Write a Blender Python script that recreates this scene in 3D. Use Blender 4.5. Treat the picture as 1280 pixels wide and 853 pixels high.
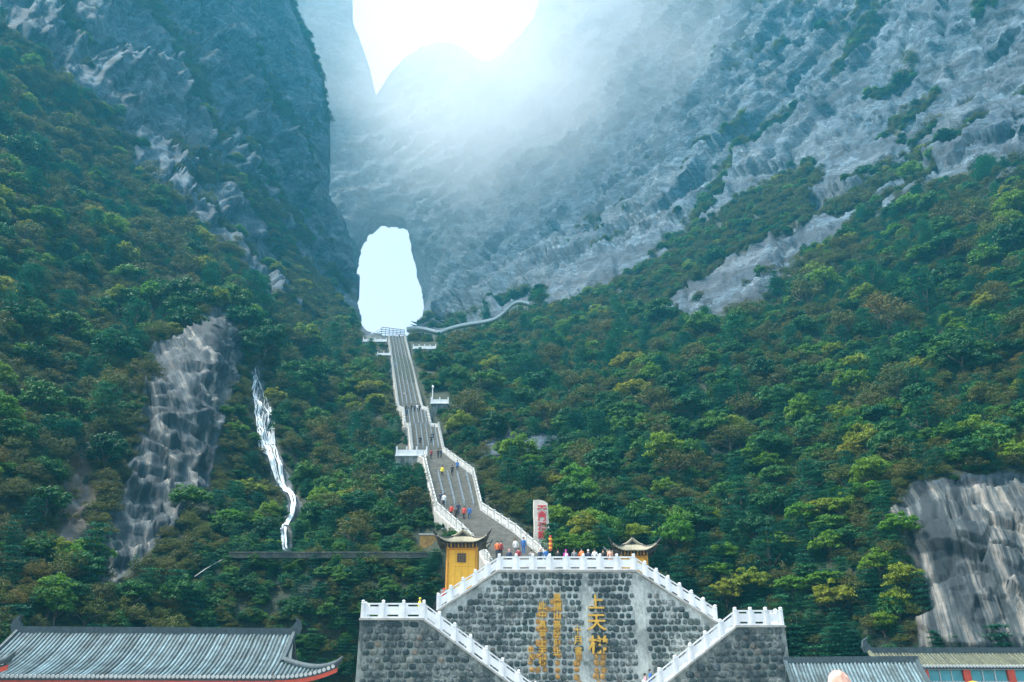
import bpy, bmesh, math, random
import numpy as np
from mathutils import Vector, Matrix

for o in list(bpy.data.objects): bpy.data.objects.remove(o)
SC = bpy.context.scene
COL = SC.collection
R = math.radians
random.seed(7)
rng = np.random.default_rng(11)

# ------------------------------------------------------------------ camera
F, CX, CY, PITCH, EYE = 1004.0, 640.0, 426.5, 24.3, 3.5
cd = bpy.data.cameras.new('camera'); cam = bpy.data.objects.new('camera', cd); COL.objects.link(cam)
cam.location = (0, 0, EYE); cam.rotation_euler = (R(90 + PITCH), 0, 0)
cd.sensor_width = 36.0; cd.lens = 36.0 * F / 1280.0; cd.clip_start = 0.5; cd.clip_end = 6000
SC.camera = cam
SC.render.resolution_x, SC.render.resolution_y = 1024, 682

# ------------------------------------------------------------------ sky, sun, exposure
SUN_EL, SUN_AZ = 62.0, 262.0          # azimuth the light comes from, clockwise from +Y
wd = bpy.data.worlds.new('World'); SC.world = wd; wd.use_nodes = True
nt = wd.node_tree; nt.nodes.clear()
sky = nt.nodes.new('ShaderNodeTexSky'); sky.sky_type = 'NISHITA'; sky.sun_disc = False
sky.sun_elevation = R(SUN_EL); sky.sun_rotation = R(SUN_AZ); sky.air_density = 1.0; sky.dust_density = 4.0; sky.ozone_density = 1.0
hs = nt.nodes.new('ShaderNodeHueSaturation'); hs.inputs['Saturation'].default_value = 0.5; hs.inputs['Value'].default_value = 1.0
bg = nt.nodes.new('ShaderNodeBackground'); bg.inputs['Strength'].default_value = 0.065
wo = nt.nodes.new('ShaderNodeOutputWorld')
nt.links.new(sky.outputs[0], hs.inputs['Color']); nt.links.new(hs.outputs[0], bg.inputs[0]); nt.links.new(bg.outputs[0], wo.inputs[0])
ld = bpy.data.lights.new('sun', 'SUN'); ld.energy = 1.5; ld.angle = R(12); ld.color = (1.0, 0.96, 0.88)
sun = bpy.data.objects.new('sun', ld); COL.objects.link(sun)
sdir = Vector((math.sin(R(SUN_AZ)) * math.cos(R(SUN_EL)), math.cos(R(SUN_AZ)) * math.cos(R(SUN_EL)), math.sin(R(SUN_EL))))
sun.rotation_euler = sdir.to_track_quat('Z', 'Y').to_euler(); sun.location = sdir * 200
vs = SC.view_settings; vs.view_transform = 'Standard'; vs.look = 'None'; vs.gamma = 1; vs.exposure = 2.52; vs.use_curve_mapping = False
SC.cycles.use_denoising = True
SC.cycles.volume_bounces = 6; SC.cycles.max_bounces = 10; SC.cycles.transparent_max_bounces = 8
SC.cycles.volume_step_rate = 1.0; SC.cycles.volume_max_steps = 64

# ------------------------------------------------------------------ helpers
sp, cp = math.sin(R(PITCH)), math.cos(R(PITCH))
def W(px, py, Y):
    """point at forward distance Y seen at photo pixel (px, py); works on arrays"""
    v = (CY - py) / F; k = Y / (cp - v * sp)
    return ((px - CX) / F * k, Y + 0 * k, EYE + k * (sp + v * cp))
def WV(px, py, Y): return Vector(W(px, py, Y))
def proj(p):
    x, y, z = p[0], p[1], p[2] - EYE
    zc = y * cp + z * sp
    return CX + F * x / zc, CY - F * (z * cp - y * sp) / zc, zc
def tag(o, label=None, cat=None, group=None, kind=None):
    if label: o['label'] = label
    if cat: o['category'] = cat
    if group: o['group'] = group
    if kind: o['kind'] = kind
    return o
def link(name, me, m=None, parent=None, loc=None):
    o = bpy.data.objects.new(name, me); COL.objects.link(o)
    if m is not None and me is not None:
        if not me.materials: me.materials.append(m)
    if parent is not None: o.parent = parent
    if loc is not None: o.location = loc
    return o
def empty(name, loc=(0, 0, 0), rz=0):
    o = bpy.data.objects.new(name, None); COL.objects.link(o); o.location = loc; o.rotation_euler = (0, 0, rz); return o
def mesh(name, v, f, smooth=False):
    me = bpy.data.meshes.new(name)
    me.from_pydata([tuple(map(float, p)) for p in v], [], f if isinstance(f, list) else [tuple(map(int, q)) for q in f]); me.update()
    if smooth: me.polygons.foreach_set('use_smooth', [True] * len(me.polygons))
    return me
class MB:
    def __init__(s): s.v = []; s.f = []
    def quadstrip(s, rings, close=True, caps=True):
        n = len(rings[0]); b = len(s.v)
        for r in rings: s.v += [tuple(p) for p in r]
        for i in range(len(rings) - 1):
            for j in range(n if close else n - 1):
                k = (j + 1) % n
                s.f.append((b + i * n + j, b + i * n + k, b + (i + 1) * n + k, b + (i + 1) * n + j))
        if caps and close:
            s.f.append(tuple(b + j for j in range(n))[::-1]); s.f.append(tuple(b + (len(rings) - 1) * n + j for j in range(n)))
        return s
    def box(s, x0, y0, z0, x1, y1, z1, shear=0.0, sy=0.0):
        """axis box; shear lifts z by shear per metre of x"""
        r = []
        for x in (x0, x1):
            dz = shear * x; dy = sy * x
            r.append([(x, y0 + dy, z0 + dz), (x, y1 + dy, z0 + dz), (x, y1 + dy, z1 + dz), (x, y0 + dy, z1 + dz)])
        return s.quadstrip(r)
    def prism(s, poly, y0, y1):
        """polygon [(x,z)] extruded in y"""
        return s.quadstrip([[(x, y0, z) for x, z in poly], [(x, y1, z) for x, z in poly]])
    def tube(s, pts, rad, n=6, caps=True):
        pts = [Vector(p) for p in pts]; rings = []
        for i, p in enumerate(pts):
            d = (pts[min(i + 1, len(pts) - 1)] - pts[max(i - 1, 0)]).normalized()
            a = d.cross(Vector((0, 0, 1)) if abs(d.z) < 0.95 else Vector((1, 0, 0))).normalized(); b2 = d.cross(a)
            r = rad[i] if isinstance(rad, (list, tuple)) else rad
            rings.append([p + a * (r * math.cos(2 * math.pi * k / n)) + b2 * (r * math.sin(2 * math.pi * k / n)) for k in range(n)])
        return s.quadstrip(rings, True, caps)
    def me(s, name, smooth=False):
        me = mesh(name, s.v, s.f, smooth)
        bm = bmesh.new(); bm.from_mesh(me); bmesh.ops.recalc_face_normals(bm, faces=bm.faces); bm.to_mesh(me); bm.free()
        return me
    def build(s, name, m, parent=None, smooth=False, loc=None): return link(name, s.me(name, smooth), m, parent, loc)

# ---------------- noise in numpy
def _h(i, j, k, seed):
    h = (i.astype(np.uint32) * np.uint32(374761393) + j.astype(np.uint32) * np.uint32(668265263) + k.astype(np.uint32) * np.uint32(2147483647 - 5) + np.uint32(seed * 1274126177 & 0xffffffff))
    h = (h ^ (h >> np.uint32(13))) * np.uint32(1274126177); h ^= h >> np.uint32(16)
    h = h * np.uint32(2246822519); h ^= h >> np.uint32(15)
    return h.astype(np.float64) / 4294967295.0
def vnoise(P, seed=0):
    I = np.floor(P).astype(np.int64); f = P - I; f = f * f * f * (f * (f * 6 - 15) + 10)
    r = 0
    for a in (0, 1):
        for b in (0, 1):
            for c in (0, 1):
                w = (f[:, 0] if a else 1 - f[:, 0]) * (f[:, 1] if b else 1 - f[:, 1]) * (f[:, 2] if c else 1 - f[:, 2])
                r = r + w * _h(I[:, 0] + a, I[:, 1] + b, I[:, 2] + c, seed)
    return r * 2 - 1
def fbm(P, oct=4, seed=0, ridged=False):
    t = 0; a = 1.0; s = 0
    for i in range(oct):
        n = vnoise(P * 2 ** i + 17.3 * i, seed + i)
        t = t + a * ((1 - 2 * np.abs(n)) if ridged else n); s += a; a *= 0.5
    return t / s
def worley(P, seed=0):
    """cell value and F2-F1"""
    I = np.floor(P).astype(np.int64); best = np.full(len(P), 9.0); sec = best.copy(); val = np.zeros(len(P))
    for a in (-1, 0, 1):
        for b in (-1, 0, 1):
            for c in (-1, 0, 1):
                i, j, k = I[:, 0] + a, I[:, 1] + b, I[:, 2] + c
                q = np.stack([i + _h(i, j, k, seed), j + _h(i, j, k, seed + 1), k + _h(i, j, k, seed + 2)], 1)
                d = ((P - q) ** 2).sum(1); cv = _h(i, j, k, seed + 3)
                nb = d < best; sec = np.where(nb, best, np.minimum(sec, d)); val = np.where(nb, cv, val); best = np.where(nb, d, best)
    return val, np.sqrt(sec) - np.sqrt(best)
def facets(P, seed, tilt):
    """broken rock: each cell is a plane of its own, offset and tilted"""
    I = np.floor(P).astype(np.int64); best = np.full(len(P), 9.0); out = np.zeros(len(P))
    for a in (-1, 0, 1):
        for b in (-1, 0, 1):
            for c in (-1, 0, 1):
                i, j, k = I[:, 0] + a, I[:, 1] + b, I[:, 2] + c
                dx, dy, dz = P[:, 0] - i - _h(i, j, k, seed), P[:, 1] - j - _h(i, j, k, seed + 1), P[:, 2] - k - _h(i, j, k, seed + 2)
                d = dx * dx + dy * dy + dz * dz; nb = d < best; g = tilt * 2
                val = _h(i, j, k, seed + 3) - .5 + g * ((_h(i, j, k, seed + 4) - .5) * dx + (_h(i, j, k, seed + 5) - .5) * dy + (_h(i, j, k, seed + 6) - .5) * dz)
                out = np.where(nb, val, out); best = np.where(nb, d, best)
    return out
def sstep(a, b, x):
    t = np.clip((x - a) / (b - a), 0, 1); return t * t * (3 - 2 * t)
def inpoly(px, py, poly):
    px, py = np.asarray(px, float), np.asarray(py, float); r = np.zeros(px.shape, bool); n = len(poly)
    for i in range(n):
        x0, y0 = poly[i]; x1, y1 = poly[(i + 1) % n]
        if y0 == y1: continue
        c = ((y0 > py) != (y1 > py)) & (px < (x1 - x0) * (py - y0) / (y1 - y0) + x0); r ^= c
    return r
def dseg(px, py, line):
    d = np.full(np.shape(px), 1e9)
    for (x0, y0), (x1, y1) in zip(line[:-1], line[1:]):
        t = np.clip(((px - x0) * (x1 - x0) + (py - y0) * (y1 - y0)) / ((x1 - x0) ** 2 + (y1 - y0) ** 2), 0, 1)
        d = np.minimum(d, np.hypot(px - x0 - t * (x1 - x0), py - y0 - t * (y1 - y0)))
    return d
def pdist(px, py, poly):
    d = dseg(px, py, list(poly) + [poly[0]]); return np.where(inpoly(px, py, poly), -d, d)
def rbf(ctrl, u, v):
    c = np.array(ctrl, float); n = len(c); q = c[:, :2] / 100
    A = np.zeros((n + 3, n + 3)); d = np.sqrt(((q[:, None] - q[None]) ** 2).sum(-1)); A[:n, :n] = d + 1e-3 * np.eye(n)
    A[:n, n] = 1; A[:n, n + 1:] = q; A[n:, :n] = A[:n, n:].T
    w = np.linalg.solve(A, np.concatenate([np.log(c[:, 2]), [0, 0, 0]]))
    r = w[n] + w[n + 1] * u / 100 + w[n + 2] * v / 100
    for i in range(n): r = r + w[i] * np.hypot(u / 100 - q[i, 0], v / 100 - q[i, 1])
    return np.exp(r)

# ------------------------------------------------------------------ materials
MATS = {}
def newmat(name):
    m = bpy.data.materials.new(name); m.use_nodes = True; n = m.node_tree; n.nodes.clear()
    out = n.nodes.new('ShaderNodeOutputMaterial'); b = n.nodes.new('ShaderNodeBsdfPrincipled'); n.links.new(b.outputs[0], out.inputs[0])
    MATS[name] = m; return m, n, b, out
def N(n, t, **kw):
    x = n.nodes.new(t)
    for k, v in kw.items():
        if hasattr(x, k): setattr(x, k, v)
        else: x.inputs[k].default_value = v
    return x
def ramp(n, fac, stops, interp='LINEAR'):
    r = n.nodes.new('ShaderNodeValToRGB'); r.color_ramp.interpolation = interp
    e = r.color_ramp.elements
    while len(e) < len(stops): e.new(0.5)
    for k, (p, c) in enumerate(stops):
        e[k].position = p; e[k].color = (*c, 1) if len(c) == 3 else c
    n.links.new(fac, r.inputs[0]); return r.outputs[0]
def mixc(n, fac, a, b, mode='MIX'):
    x = n.nodes.new('ShaderNodeMix'); x.data_type = 'RGBA'; x.blend_type = mode
    for s, val in ((0, fac), (6, a), (7, b)):
        if hasattr(val, 'is_output'): n.links.new(val, x.inputs[s])
        else: x.inputs[s].default_value = val if s == 0 else ((*val, 1) if len(val) == 3 else val)
    return x.outputs[2]
def mth(n, op, a, b=None, clamp=False):
    x = n.nodes.new('ShaderNodeMath'); x.operation = op; x.use_clamp = clamp
    for s, val in ((0, a), (1, b)):
        if val is None: continue
        if hasattr(val, 'is_output'): n.links.new(val, x.inputs[s])
        else: x.inputs[s].default_value = val
    return x.outputs[0]
def coords(n, scale=(1, 1, 1), rot=(0, 0, 0)):
    g = n.nodes.new('ShaderNodeNewGeometry'); mp = n.nodes.new('ShaderNodeMapping')
    mp.inputs['Scale'].default_value = scale; mp.inputs['Rotation'].default_value = rot
    n.links.new(g.outputs['Position'], mp.inputs[0]); return mp.outputs[0]
def noise(n, vec, scale, detail=6, rough=0.6, dist=0.0):
    x = N(n, 'ShaderNodeTexNoise'); x.inputs['Scale'].default_value = scale; x.inputs['Detail'].default_value = detail
    x.inputs['Roughness'].default_value = rough; x.inputs['Distortion'].default_value = dist
    n.links.new(vec, x.inputs['Vector']); return x.outputs[0]
def bump(n, b, h, strength=0.5, dist=0.1):
    x = N(n, 'ShaderNodeBump'); x.inputs['Strength'].default_value = strength; x.inputs['Distance'].default_value = dist
    n.links.new(h, x.inputs['Height']); n.links.new(x.outputs[0], b.inputs['Normal'])
def simple(name, c, rough=0.7, var=0.25, scale=3.0, metal=0.0, bumpy=0.0, objvar=0.0):
    m, n, b, o = newmat(name); v = coords(n)
    f = noise(n, v, scale, 5, 0.65)
    lo = tuple(x * (1 - var) for x in c); hi = tuple(min(1, x * (1 + var)) for x in c)
    col = ramp(n, f, [(0.3, lo), (0.7, hi)])
    if objvar:
        oi = N(n, 'ShaderNodeObjectInfo'); col = mixc(n, objvar, col, ramp(n, oi.outputs['Random'], [(0, (.45, .45, .42)), (.7, (.9, .9, .9)), (1, (1.1, 1.1, 1.1))]), 'MULTIPLY')
    n.links.new(col, b.inputs['Base Color']); b.inputs['Roughness'].default_value = rough; b.inputs['Metallic'].default_value = metal
    if bumpy: bump(n, b, f, bumpy, 0.05)
    return m

def rock_material(name, base, pale, dark, warm, sc, bed, WETF):
    m, n, b, o = newmat(name)
    p = coords(n); pb = coords(n, (1, 1, 1), bed)
    big = noise(n, p, sc * 0.35, 4, 0.6); med = noise(n, pb, sc * 1.6, 8, 0.7, 0.1); fine = noise(n, p, sc * 9, 6, 0.75)
    sm = N(n, 'ShaderNodeMapping'); sm.inputs['Scale'].default_value = (1, 0.3, 0.13); n.links.new(p, sm.inputs[0])
    streak = noise(n, sm.outputs[0], sc * 3.0, 6, 0.7, 0.3)
    vo = N(n, 'ShaderNodeTexVoronoi'); vo.feature = 'DISTANCE_TO_EDGE'; vo.inputs['Scale'].default_value = sc * 3.2
    vm = N(n, 'ShaderNodeMapping'); vm.inputs['Scale'].default_value = (1, 1, 2.2); vm.inputs['Rotation'].default_value = bed
    dv = mixc(n, 0.12, p, fine); va = N(n, 'ShaderNodeVectorMath'); va.operation = 'MULTIPLY_ADD'; wn = N(n, 'ShaderNodeTexNoise'); wn.inputs['Scale'].default_value = sc * 4; n.links.new(p, wn.inputs['Vector']); n.links.new(wn.outputs['Color'], va.inputs[0]); va.inputs[1].default_value = (4 / sc * .12,) * 3; n.links.new(p, va.inputs[2]); n.links.new(va.outputs[0], vm.inputs[0]); n.links.new(vm.outputs[0], vo.inputs['Vector'])
    crack = ramp(n, vo.outputs[0], [(0.0, (0, 0, 0)), (0.06, (1, 1, 1))])
    c = ramp(n, med, [(0.28, dark), (0.45, base), (0.6, base), (0.75, pale)])
    c = mixc(n, ramp(n, big, [(0.5, (0, 0, 0)), (0.72, (0.6, 0.6, 0.6))]), c, warm)
    c = mixc(n, ramp(n, streak, [(0.55, (0, 0, 0)), (0.72, (0.55, 0.55, 0.55))]), c, pale)
    c = mixc(n, ramp(n, streak, [(0.25, (0.8, 0.8, 0.8)), (0.42, (0, 0, 0))]), c, dark)
    c = mixc(n, 0.65, c, ramp(n, fine, [(0.3, (0.35, 0.38, 0.4)), (0.7, (1.0, 1.0, 1.0))]), 'MULTIPLY')
    fm = N(n, 'ShaderNodeMapping'); fm.inputs['Scale'].default_value = (0.45, 1, 1.5); fm.inputs['Rotation'].default_value = bed; n.links.new(p, fm.inputs[0])
    wv_ = N(n, 'ShaderNodeVectorMath'); wv_.operation = 'MULTIPLY_ADD'; wq = N(n, 'ShaderNodeTexNoise'); wq.inputs['Scale'].default_value = sc * 2.5; wq.inputs['Detail'].default_value = 5; n.links.new(p, wq.inputs['Vector']); n.links.new(wq.outputs['Color'], wv_.inputs[0]); wv_.inputs[1].default_value = (0.35 / sc,) * 3; n.links.new(fm.outputs[0], wv_.inputs[2])
    fac_h = None
    for fs, am in ((0.8, 0.75), (2.3, 0.75), (6.0, 0.6)):
        vc = N(n, 'ShaderNodeTexVoronoi'); vc.inputs['Scale'].default_value = sc * fs; n.links.new(wv_.outputs[0], vc.inputs['Vector'])
        sv = N(n, 'ShaderNodeSeparateColor'); n.links.new(vc.outputs['Color'], sv.inputs[0])
        c = mixc(n, am, c, ramp(n, sv.outputs[0], [(0, (0.30, 0.36, 0.42)), (0.55, (0.95, 0.97, 1.0)), (1, (1.5, 1.45, 1.38))]), 'MULTIPLY')
        hh = mth(n, 'MULTIPLY', sv.outputs[1], 0.9 / fs); fac_h = hh if fac_h is None else mth(n, 'ADD', fac_h, hh)
    cmask = noise(n, p, sc * 1.3, 4, 0.6)
    for fs, wd_ in ((1.0, 0.022), (3.2, 0.03)):
        ve = N(n, 'ShaderNodeTexVoronoi'); ve.feature = 'DISTANCE_TO_EDGE'; ve.inputs['Scale'].default_value = sc * fs; n.links.new(wv_.outputs[0], ve.inputs['Vector'])
        c = mixc(n, ramp(n, cmask, [(0.4, (0.15, 0.15, 0.15)), (0.6, (0.9, 0.9, 0.9))]), c, ramp(n, ve.outputs[0], [(0.0, (0.06, 0.08, 0.10)), (wd_, (0.5, 0.53, 0.56)), (wd_ * 2.6, (1, 1, 1))]), 'MULTIPLY')
    # water-stained faces: long dark and pale runs
    wt = N(n, 'ShaderNodeAttribute'); wt.attribute_name = 'wet'
    fa = N(n, 'ShaderNodeAttribute'); fa.attribute_name = 'fall'; sx_ = N(n, 'ShaderNodeSeparateXYZ'); n.links.new(p, sx_.inputs[0])
    s2 = N(n, 'ShaderNodeCombineXYZ'); n.links.new(fa.outputs['Fac'], s2.inputs[0]); n.links.new(mth(n, 'MULTIPLY', sx_.outputs[2], 0.06), s2.inputs[2])
    run = noise(n, s2.outputs[0], 0.62, 6, 0.7, 0.08); brk = noise(n, p, 0.5, 7, 0.72, 0.0)
    rc = ramp(n, mth(n, 'ADD', mth(n, 'MULTIPLY', run, 0.86), mth(n, 'MULTIPLY', brk, 0.14)), [(0.46, (0.008, 0.018, 0.024)), (0.515, (0.045, 0.06, 0.065)), (0.555, (0.12, 0.12, 0.11)), (0.63, (0.30, 0.275, 0.235))])
    rc = mixc(n, 0.5, rc, ramp(n, noise(n, s2.outputs[0], 2.6, 7, 0.75), [(0.36, (0.15, 0.18, 0.2)), (0.6, (1.15, 1.15, 1.15))]), 'MULTIPLY')
    vk = N(n, 'ShaderNodeTexVoronoi'); vk.inputs['Scale'].default_value = 0.55; vk2 = N(n, 'ShaderNodeMapping'); vk2.inputs['Scale'].default_value = (1, 1, 0.55); vk2.inputs['Rotation'].default_value = bed; n.links.new(p, vk2.inputs[0]); n.links.new(vk2.outputs[0], vk.inputs['Vector'])
    sk_ = N(n, 'ShaderNodeSeparateColor'); n.links.new(vk.outputs['Color'], sk_.inputs[0])
    rc = mixc(n, WETF, rc, ramp(n, sk_.outputs[0], [(0, (0.25, 0.28, 0.32)), (0.6, (1, 1, 1)), (1, (1.6, 1.5, 1.35))]), 'MULTIPLY')
    c = mixc(n, wt.outputs['Fac'], c, rc)
    # soil and moss where plants root
    a = N(n, 'ShaderNodeAttribute'); a.attribute_name = 'veg'
    soil = ramp(n, noise(n, p, sc * 6, 5, 0.7), [(0.3, (0.006, 0.016, 0.010)), (0.5, (0.016, 0.03, 0.012)), (0.7, (0.045, 0.042, 0.018))])
    vf = mth(n, 'ADD', a.outputs['Fac'], mth(n, 'MULTIPLY', mth(n, 'SUBTRACT', noise(n, p, sc * 5, 5, 0.7), 0.5), 0.9), )
    c = mixc(n, ramp(n, vf, [(0.42, (0, 0, 0)), (0.58, (1, 1, 1))]), c, soil)
    w = N(n, 'ShaderNodeAttribute'); w.attribute_name = 'ochre'
    c = mixc(n, mth(n, 'MULTIPLY', w.outputs['Fac'], ramp(n, streak, [(0.35, (0.2, 0.2, 0.2)), (0.6, (1, 1, 1))])), c, (0.13, 0.08, 0.028))
    n.links.new(c, b.inputs['Base Color']); b.inputs['Roughness'].default_value = 0.85
    h = mth(n, 'MULTIPLY', mth(n, 'ADD', mth(n, 'MULTIPLY', fine, 0.5), mth(n, 'ADD', mth(n, 'MULTIPLY', fac_h, 0.4), mth(n, 'MULTIPLY', med, 0.25))), mth(n, 'SUBTRACT', 1.0, mth(n, 'MULTIPLY', wt.outputs['Fac'], 0.92)))
    bump(n, b, h, 1.0, 0.55 / sc * 0.22)
    return m
M_rockL = rock_material('rock_left', (0.068, 0.114, 0.152), (0.19, 0.24, 0.275), (0.012, 0.028, 0.042), (0.12, 0.12, 0.11), 0.11, (0, R(40), 0), 0.6)  # both rock palettes tinted blue, distance haze painted into the grey stone
M_rockR = rock_material('rock_right', (0.062, 0.108, 0.148), (0.17, 0.22, 0.26), (0.018, 0.036, 0.052), (0.12, 0.125, 0.12), 0.10, (0, R(-30), 0), 0.3)

def leaf_material(name, stops, trans=0.3, island=0.55):
    m, n, b, o = newmat(name)
    oi = N(n, 'ShaderNodeObjectInfo'); g = n.nodes.new('ShaderNodeNewGeometry')
    c = ramp(n, oi.outputs['Random'], stops)
    c = mixc(n, island, c, ramp(n, g.outputs['Random Per Island'], [(0, (0.45, 0.5, 0.5)), (0.55, (1.2, 1.2, 1.15)), (1, (1.5, 1.4, 0.9))]), 'MULTIPLY')
    n.links.new(c, b.inputs['Base Color']); b.inputs['Roughness'].default_value = 0.6; b.inputs['Specular IOR Level'].default_value = 0.25
    t = n.nodes.new('ShaderNodeBsdfTranslucent'); n.links.new(c, t.inputs[0])
    mx = n.nodes.new('ShaderNodeMixShader'); mx.inputs[0].default_value = trans
    n.links.new(b.outputs[0], mx.inputs[1]); n.links.new(t.outputs[0], mx.inputs[2]); n.links.new(mx.outputs[0], o.inputs[0])
    return m
LEAF = {
 'evergreen': leaf_material('leaf_evergreen', [(0, (0.008, 0.062, 0.020)), (0.4, (0.022, 0.105, 0.018)), (0.75, (0.065, 0.17, 0.012)), (1, (0.008, 0.09, 0.034))]),
 'conifer': leaf_material('leaf_conifer', [(0, (0.010, 0.08, 0.05)), (0.6, (0.015, 0.105, 0.055)), (1, (0.03, 0.13, 0.05))]),
 'bright': leaf_material('leaf_bright', [(0, (0.06, 0.19, 0.012)), (0.5, (0.12, 0.22, 0.012)), (1, (0.21, 0.22, 0.015))], 0.45),
 'brown': leaf_material('leaf_brown', [(0, (0.045, 0.065, 0.012)), (0.45, (0.075, 0.078, 0.014)), (0.85, (0.075, 0.10, 0.012)), (0.97, (0.09, 0.09, 0.013)), (1, (0.13, 0.10, 0.012))]),
}
M_bark = simple('bark', (0.11, 0.085, 0.06), 0.9, 0.4, 4, bumpy=0.6)
M_white = simple('white_marble', (0.76, 0.77, 0.77), 0.6, 0.14, 1.1, bumpy=0.05)
M_whiteworn = simple('weathered_white_stone', (0.47, 0.48, 0.46), 0.7, 0.25, 2.5, bumpy=0.1)
M_steel = simple('pale_steel', (0.16, 0.21, 0.25), 0.45, 0.15, 3, 0.3)
M_steps = simple('stair_stone', (0.23, 0.215, 0.18), 0.85, 0.3, 1.3, bumpy=0.2)
M_conc = simple('concrete', (0.36, 0.35, 0.32), 0.85, 0.3, 1.5, bumpy=0.2)
M_yellow = simple('yellow_paint', (0.80, 0.42, 0.025), 0.6, 0.10, 2.0)
M_yellowd = simple('ochre_timber', (0.55, 0.25, 0.02), 0.6, 0.2, 3.0)
M_darkwood = simple('dark_timber', (0.035, 0.03, 0.028), 0.6, 0.3, 5)
M_lattice = simple('brown_lattice', (0.24, 0.13, 0.05), 0.7, 0.2, 5)
M_tilebuff = simple('buff_roof_tile', (0.34, 0.31, 0.22), 0.75, 0.3, 6, objvar=0.4)
M_tileblue = simple('blue_grey_roof_tile', (0.12, 0.185, 0.205), 0.7, 0.6, 1.3, objvar=0.8, bumpy=0.3)
M_tiledark = simple('dark_tile_bed', (0.04, 0.065, 0.075), 0.7, 0.4, 4)
M_tilemoss = simple('mossy_roof_tile', (0.13, 0.14, 0.09), 0.7, 0.4, 4, objvar=0.5, bumpy=0.3)
M_red = simple('red_paint', (0.55, 0.07, 0.035), 0.6, 0.25, 3)
M_redlet = simple('red_lettering', (0.62, 0.03, 0.045), 0.6, 0.15, 6)
M_gold = simple('gilded_lettering', (0.66, 0.38, 0.045), 0.45, 0.3, 7)
M_goldrust = simple('ochre_stained_stone', (0.36, 0.20, 0.05), 0.8, 0.5, 4)
M_pinkstone = simple('pink_stone', (0.75, 0.42, 0.32), 0.7, 0.2, 3, bumpy=0.2)
M_stele = simple('pale_stele_stone', (0.66, 0.60, 0.52), 0.75, 0.2, 1.6, bumpy=0.3)
M_window = simple('teal_window_glass', (0.10, 0.34, 0.38), 0.12, 0.2, 0.5)
M_plaster = simple('pale_plaster', (0.55, 0.56, 0.53), 0.85, 0.12, 1.2)
M_paving = simple('paving', (0.25, 0.245, 0.23), 0.85, 0.2, 0.8)
M_dark = simple('shadow_slot', (0.03, 0.03, 0.03), 0.9)
M_deadwood = simple('bleached_deadwood', (0.5, 0.48, 0.44), 0.8, 0.2, 4)

# ------------------------------------------------------------------ ground, stairway profile
ground = MB().box(-900, -400, -0.6, 900, 1000, 0.0).build('ground', M_paving); tag(ground, kind='structure')

# cross-sections of the stairway: left px, right px, photo row, forward distance
SEC = [(622, 694, 724, 77.5), (605, 673, 695, 84.6), (579, 643, 668, 90.4), (547, 600, 639, 97.5), (536, 590, 595, 112.0), (531.5, 561, 573, 120.0), (516, 553, 566, 122.8),
       (513, 547, 535.5, 142.0), (507, 537, 533.5, 143.6), (505, 533, 514.5, 154.0), (499, 526.5, 512, 156.0), (487, 505, 421, 241.0)]
sy = np.array([s[2] for s in SEC])[::-1]; sY = np.array([s[3] for s in SEC])[::-1]
sl = np.array([s[0] for s in SEC])[::-1]; sr = np.array([s[1] for s in SEC])[::-1]
def stair_Y(py): return np.interp(py, sy, sY)
STAIRPOLY = [(s[0], s[2]) for s in SEC] + [(s[1], s[2]) for s in SEC[::-1]]

# ------------------------------------------------------------------ mountains
SIL = np.array([(-260, 330), (-100, 350), (0, 366), (50, 386), (100, 405), (150, 412), (200, 411), (235, 409), (265, 421), (295, 438), (330, 444), (380, 447), (405, 453), (412, 458), (420, 484), (425, 489),
                (510, 505), (545, 520), (580, 540), (640, 566), (690, 590), (720, 600), (965, 600)], float)
def S1(v): return np.interp(v, SIL[:, 0], SIL[:, 1])
def S2(v): return np.where(v < 404, 330.0, np.where(v > 421, S1(v) - 9, 330 + (S1(np.full_like(v, 421.)) - 9 - 330) * (v - 404) / 17))
SKYLINE = [(427, -300), (429, 0), (448, 45), (462, 85), (470, 121), (478, 108), (490, 90), (505, 74), (527, 60), (545, 54), (562, 54), (580, 60), (596, 74), (612, 78), (626, 68), (640, 54), (655, 40), (668, 22), (675, 0), (690, -300)]
CAVE = [(446, 424), (440, 400), (437, 360), (437, 326), (443, 296), (455, 279), (470, 270), (490, 268), (505, 273), (512, 292), (516, 315), (522, 342), (528, 366), (530, 384), (527, 400), (519, 411), (507, 424)]

cL = [(-260, 965, 52), (0, 965, 60), (200, 965, 72), (400, 965, 80), (600, 965, 86), (0, 800, 62), (0, 700, 70), (130, 760, 74), (130, 700, 80), (250, 780, 80), (430, 790, 83), (550, 790, 85), (300, 690, 90), (430, 692, 87), (550, 692, 86),
      (300, 682, 95), (430, 682, 96), (540, 682, 95), (120, 600, 92), (0, 560, 84), (0, 400, 112), (0, 250, 150), (0, 60, 205), (-260, 700, 60), (-260, 400, 95), (-260, 0, 190), (-260, -260, 230), (0, -260, 280), (200, -260, 340), (330, -260, 420),
      (100, 0, 262), (60, 75, 222), (150, 190, 232), (100, 300, 165), (100, 450, 120), (200, 560, 104), (190, 650, 92), (240, 500, 112), (270, 420, 132), (240, 300, 215), (200, 400, 150), (200, 100, 285), (290, 60, 345), (366, 0, 440), (405, 100, 430), (412, 160, 425), (409, 235, 415), (438, 295, 400),
      (445, 350, 380), (453, 400, 345), (330, 375, 225), (300, 220, 300), (360, 260, 345), (400, 350, 320), (420, 410, 270), (330, 480, 150), (330, 600, 116), (360, 560, 122), (420, 520, 158), (460, 440, 225), (486, 425, 244), (500, 512, 157), (470, 560, 134), (515, 545, 142), (540, 600, 111), (560, 640, 99), (500, 640, 104), (430, 620, 112), (590, 690, 88), (460, 480, 180)]
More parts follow.
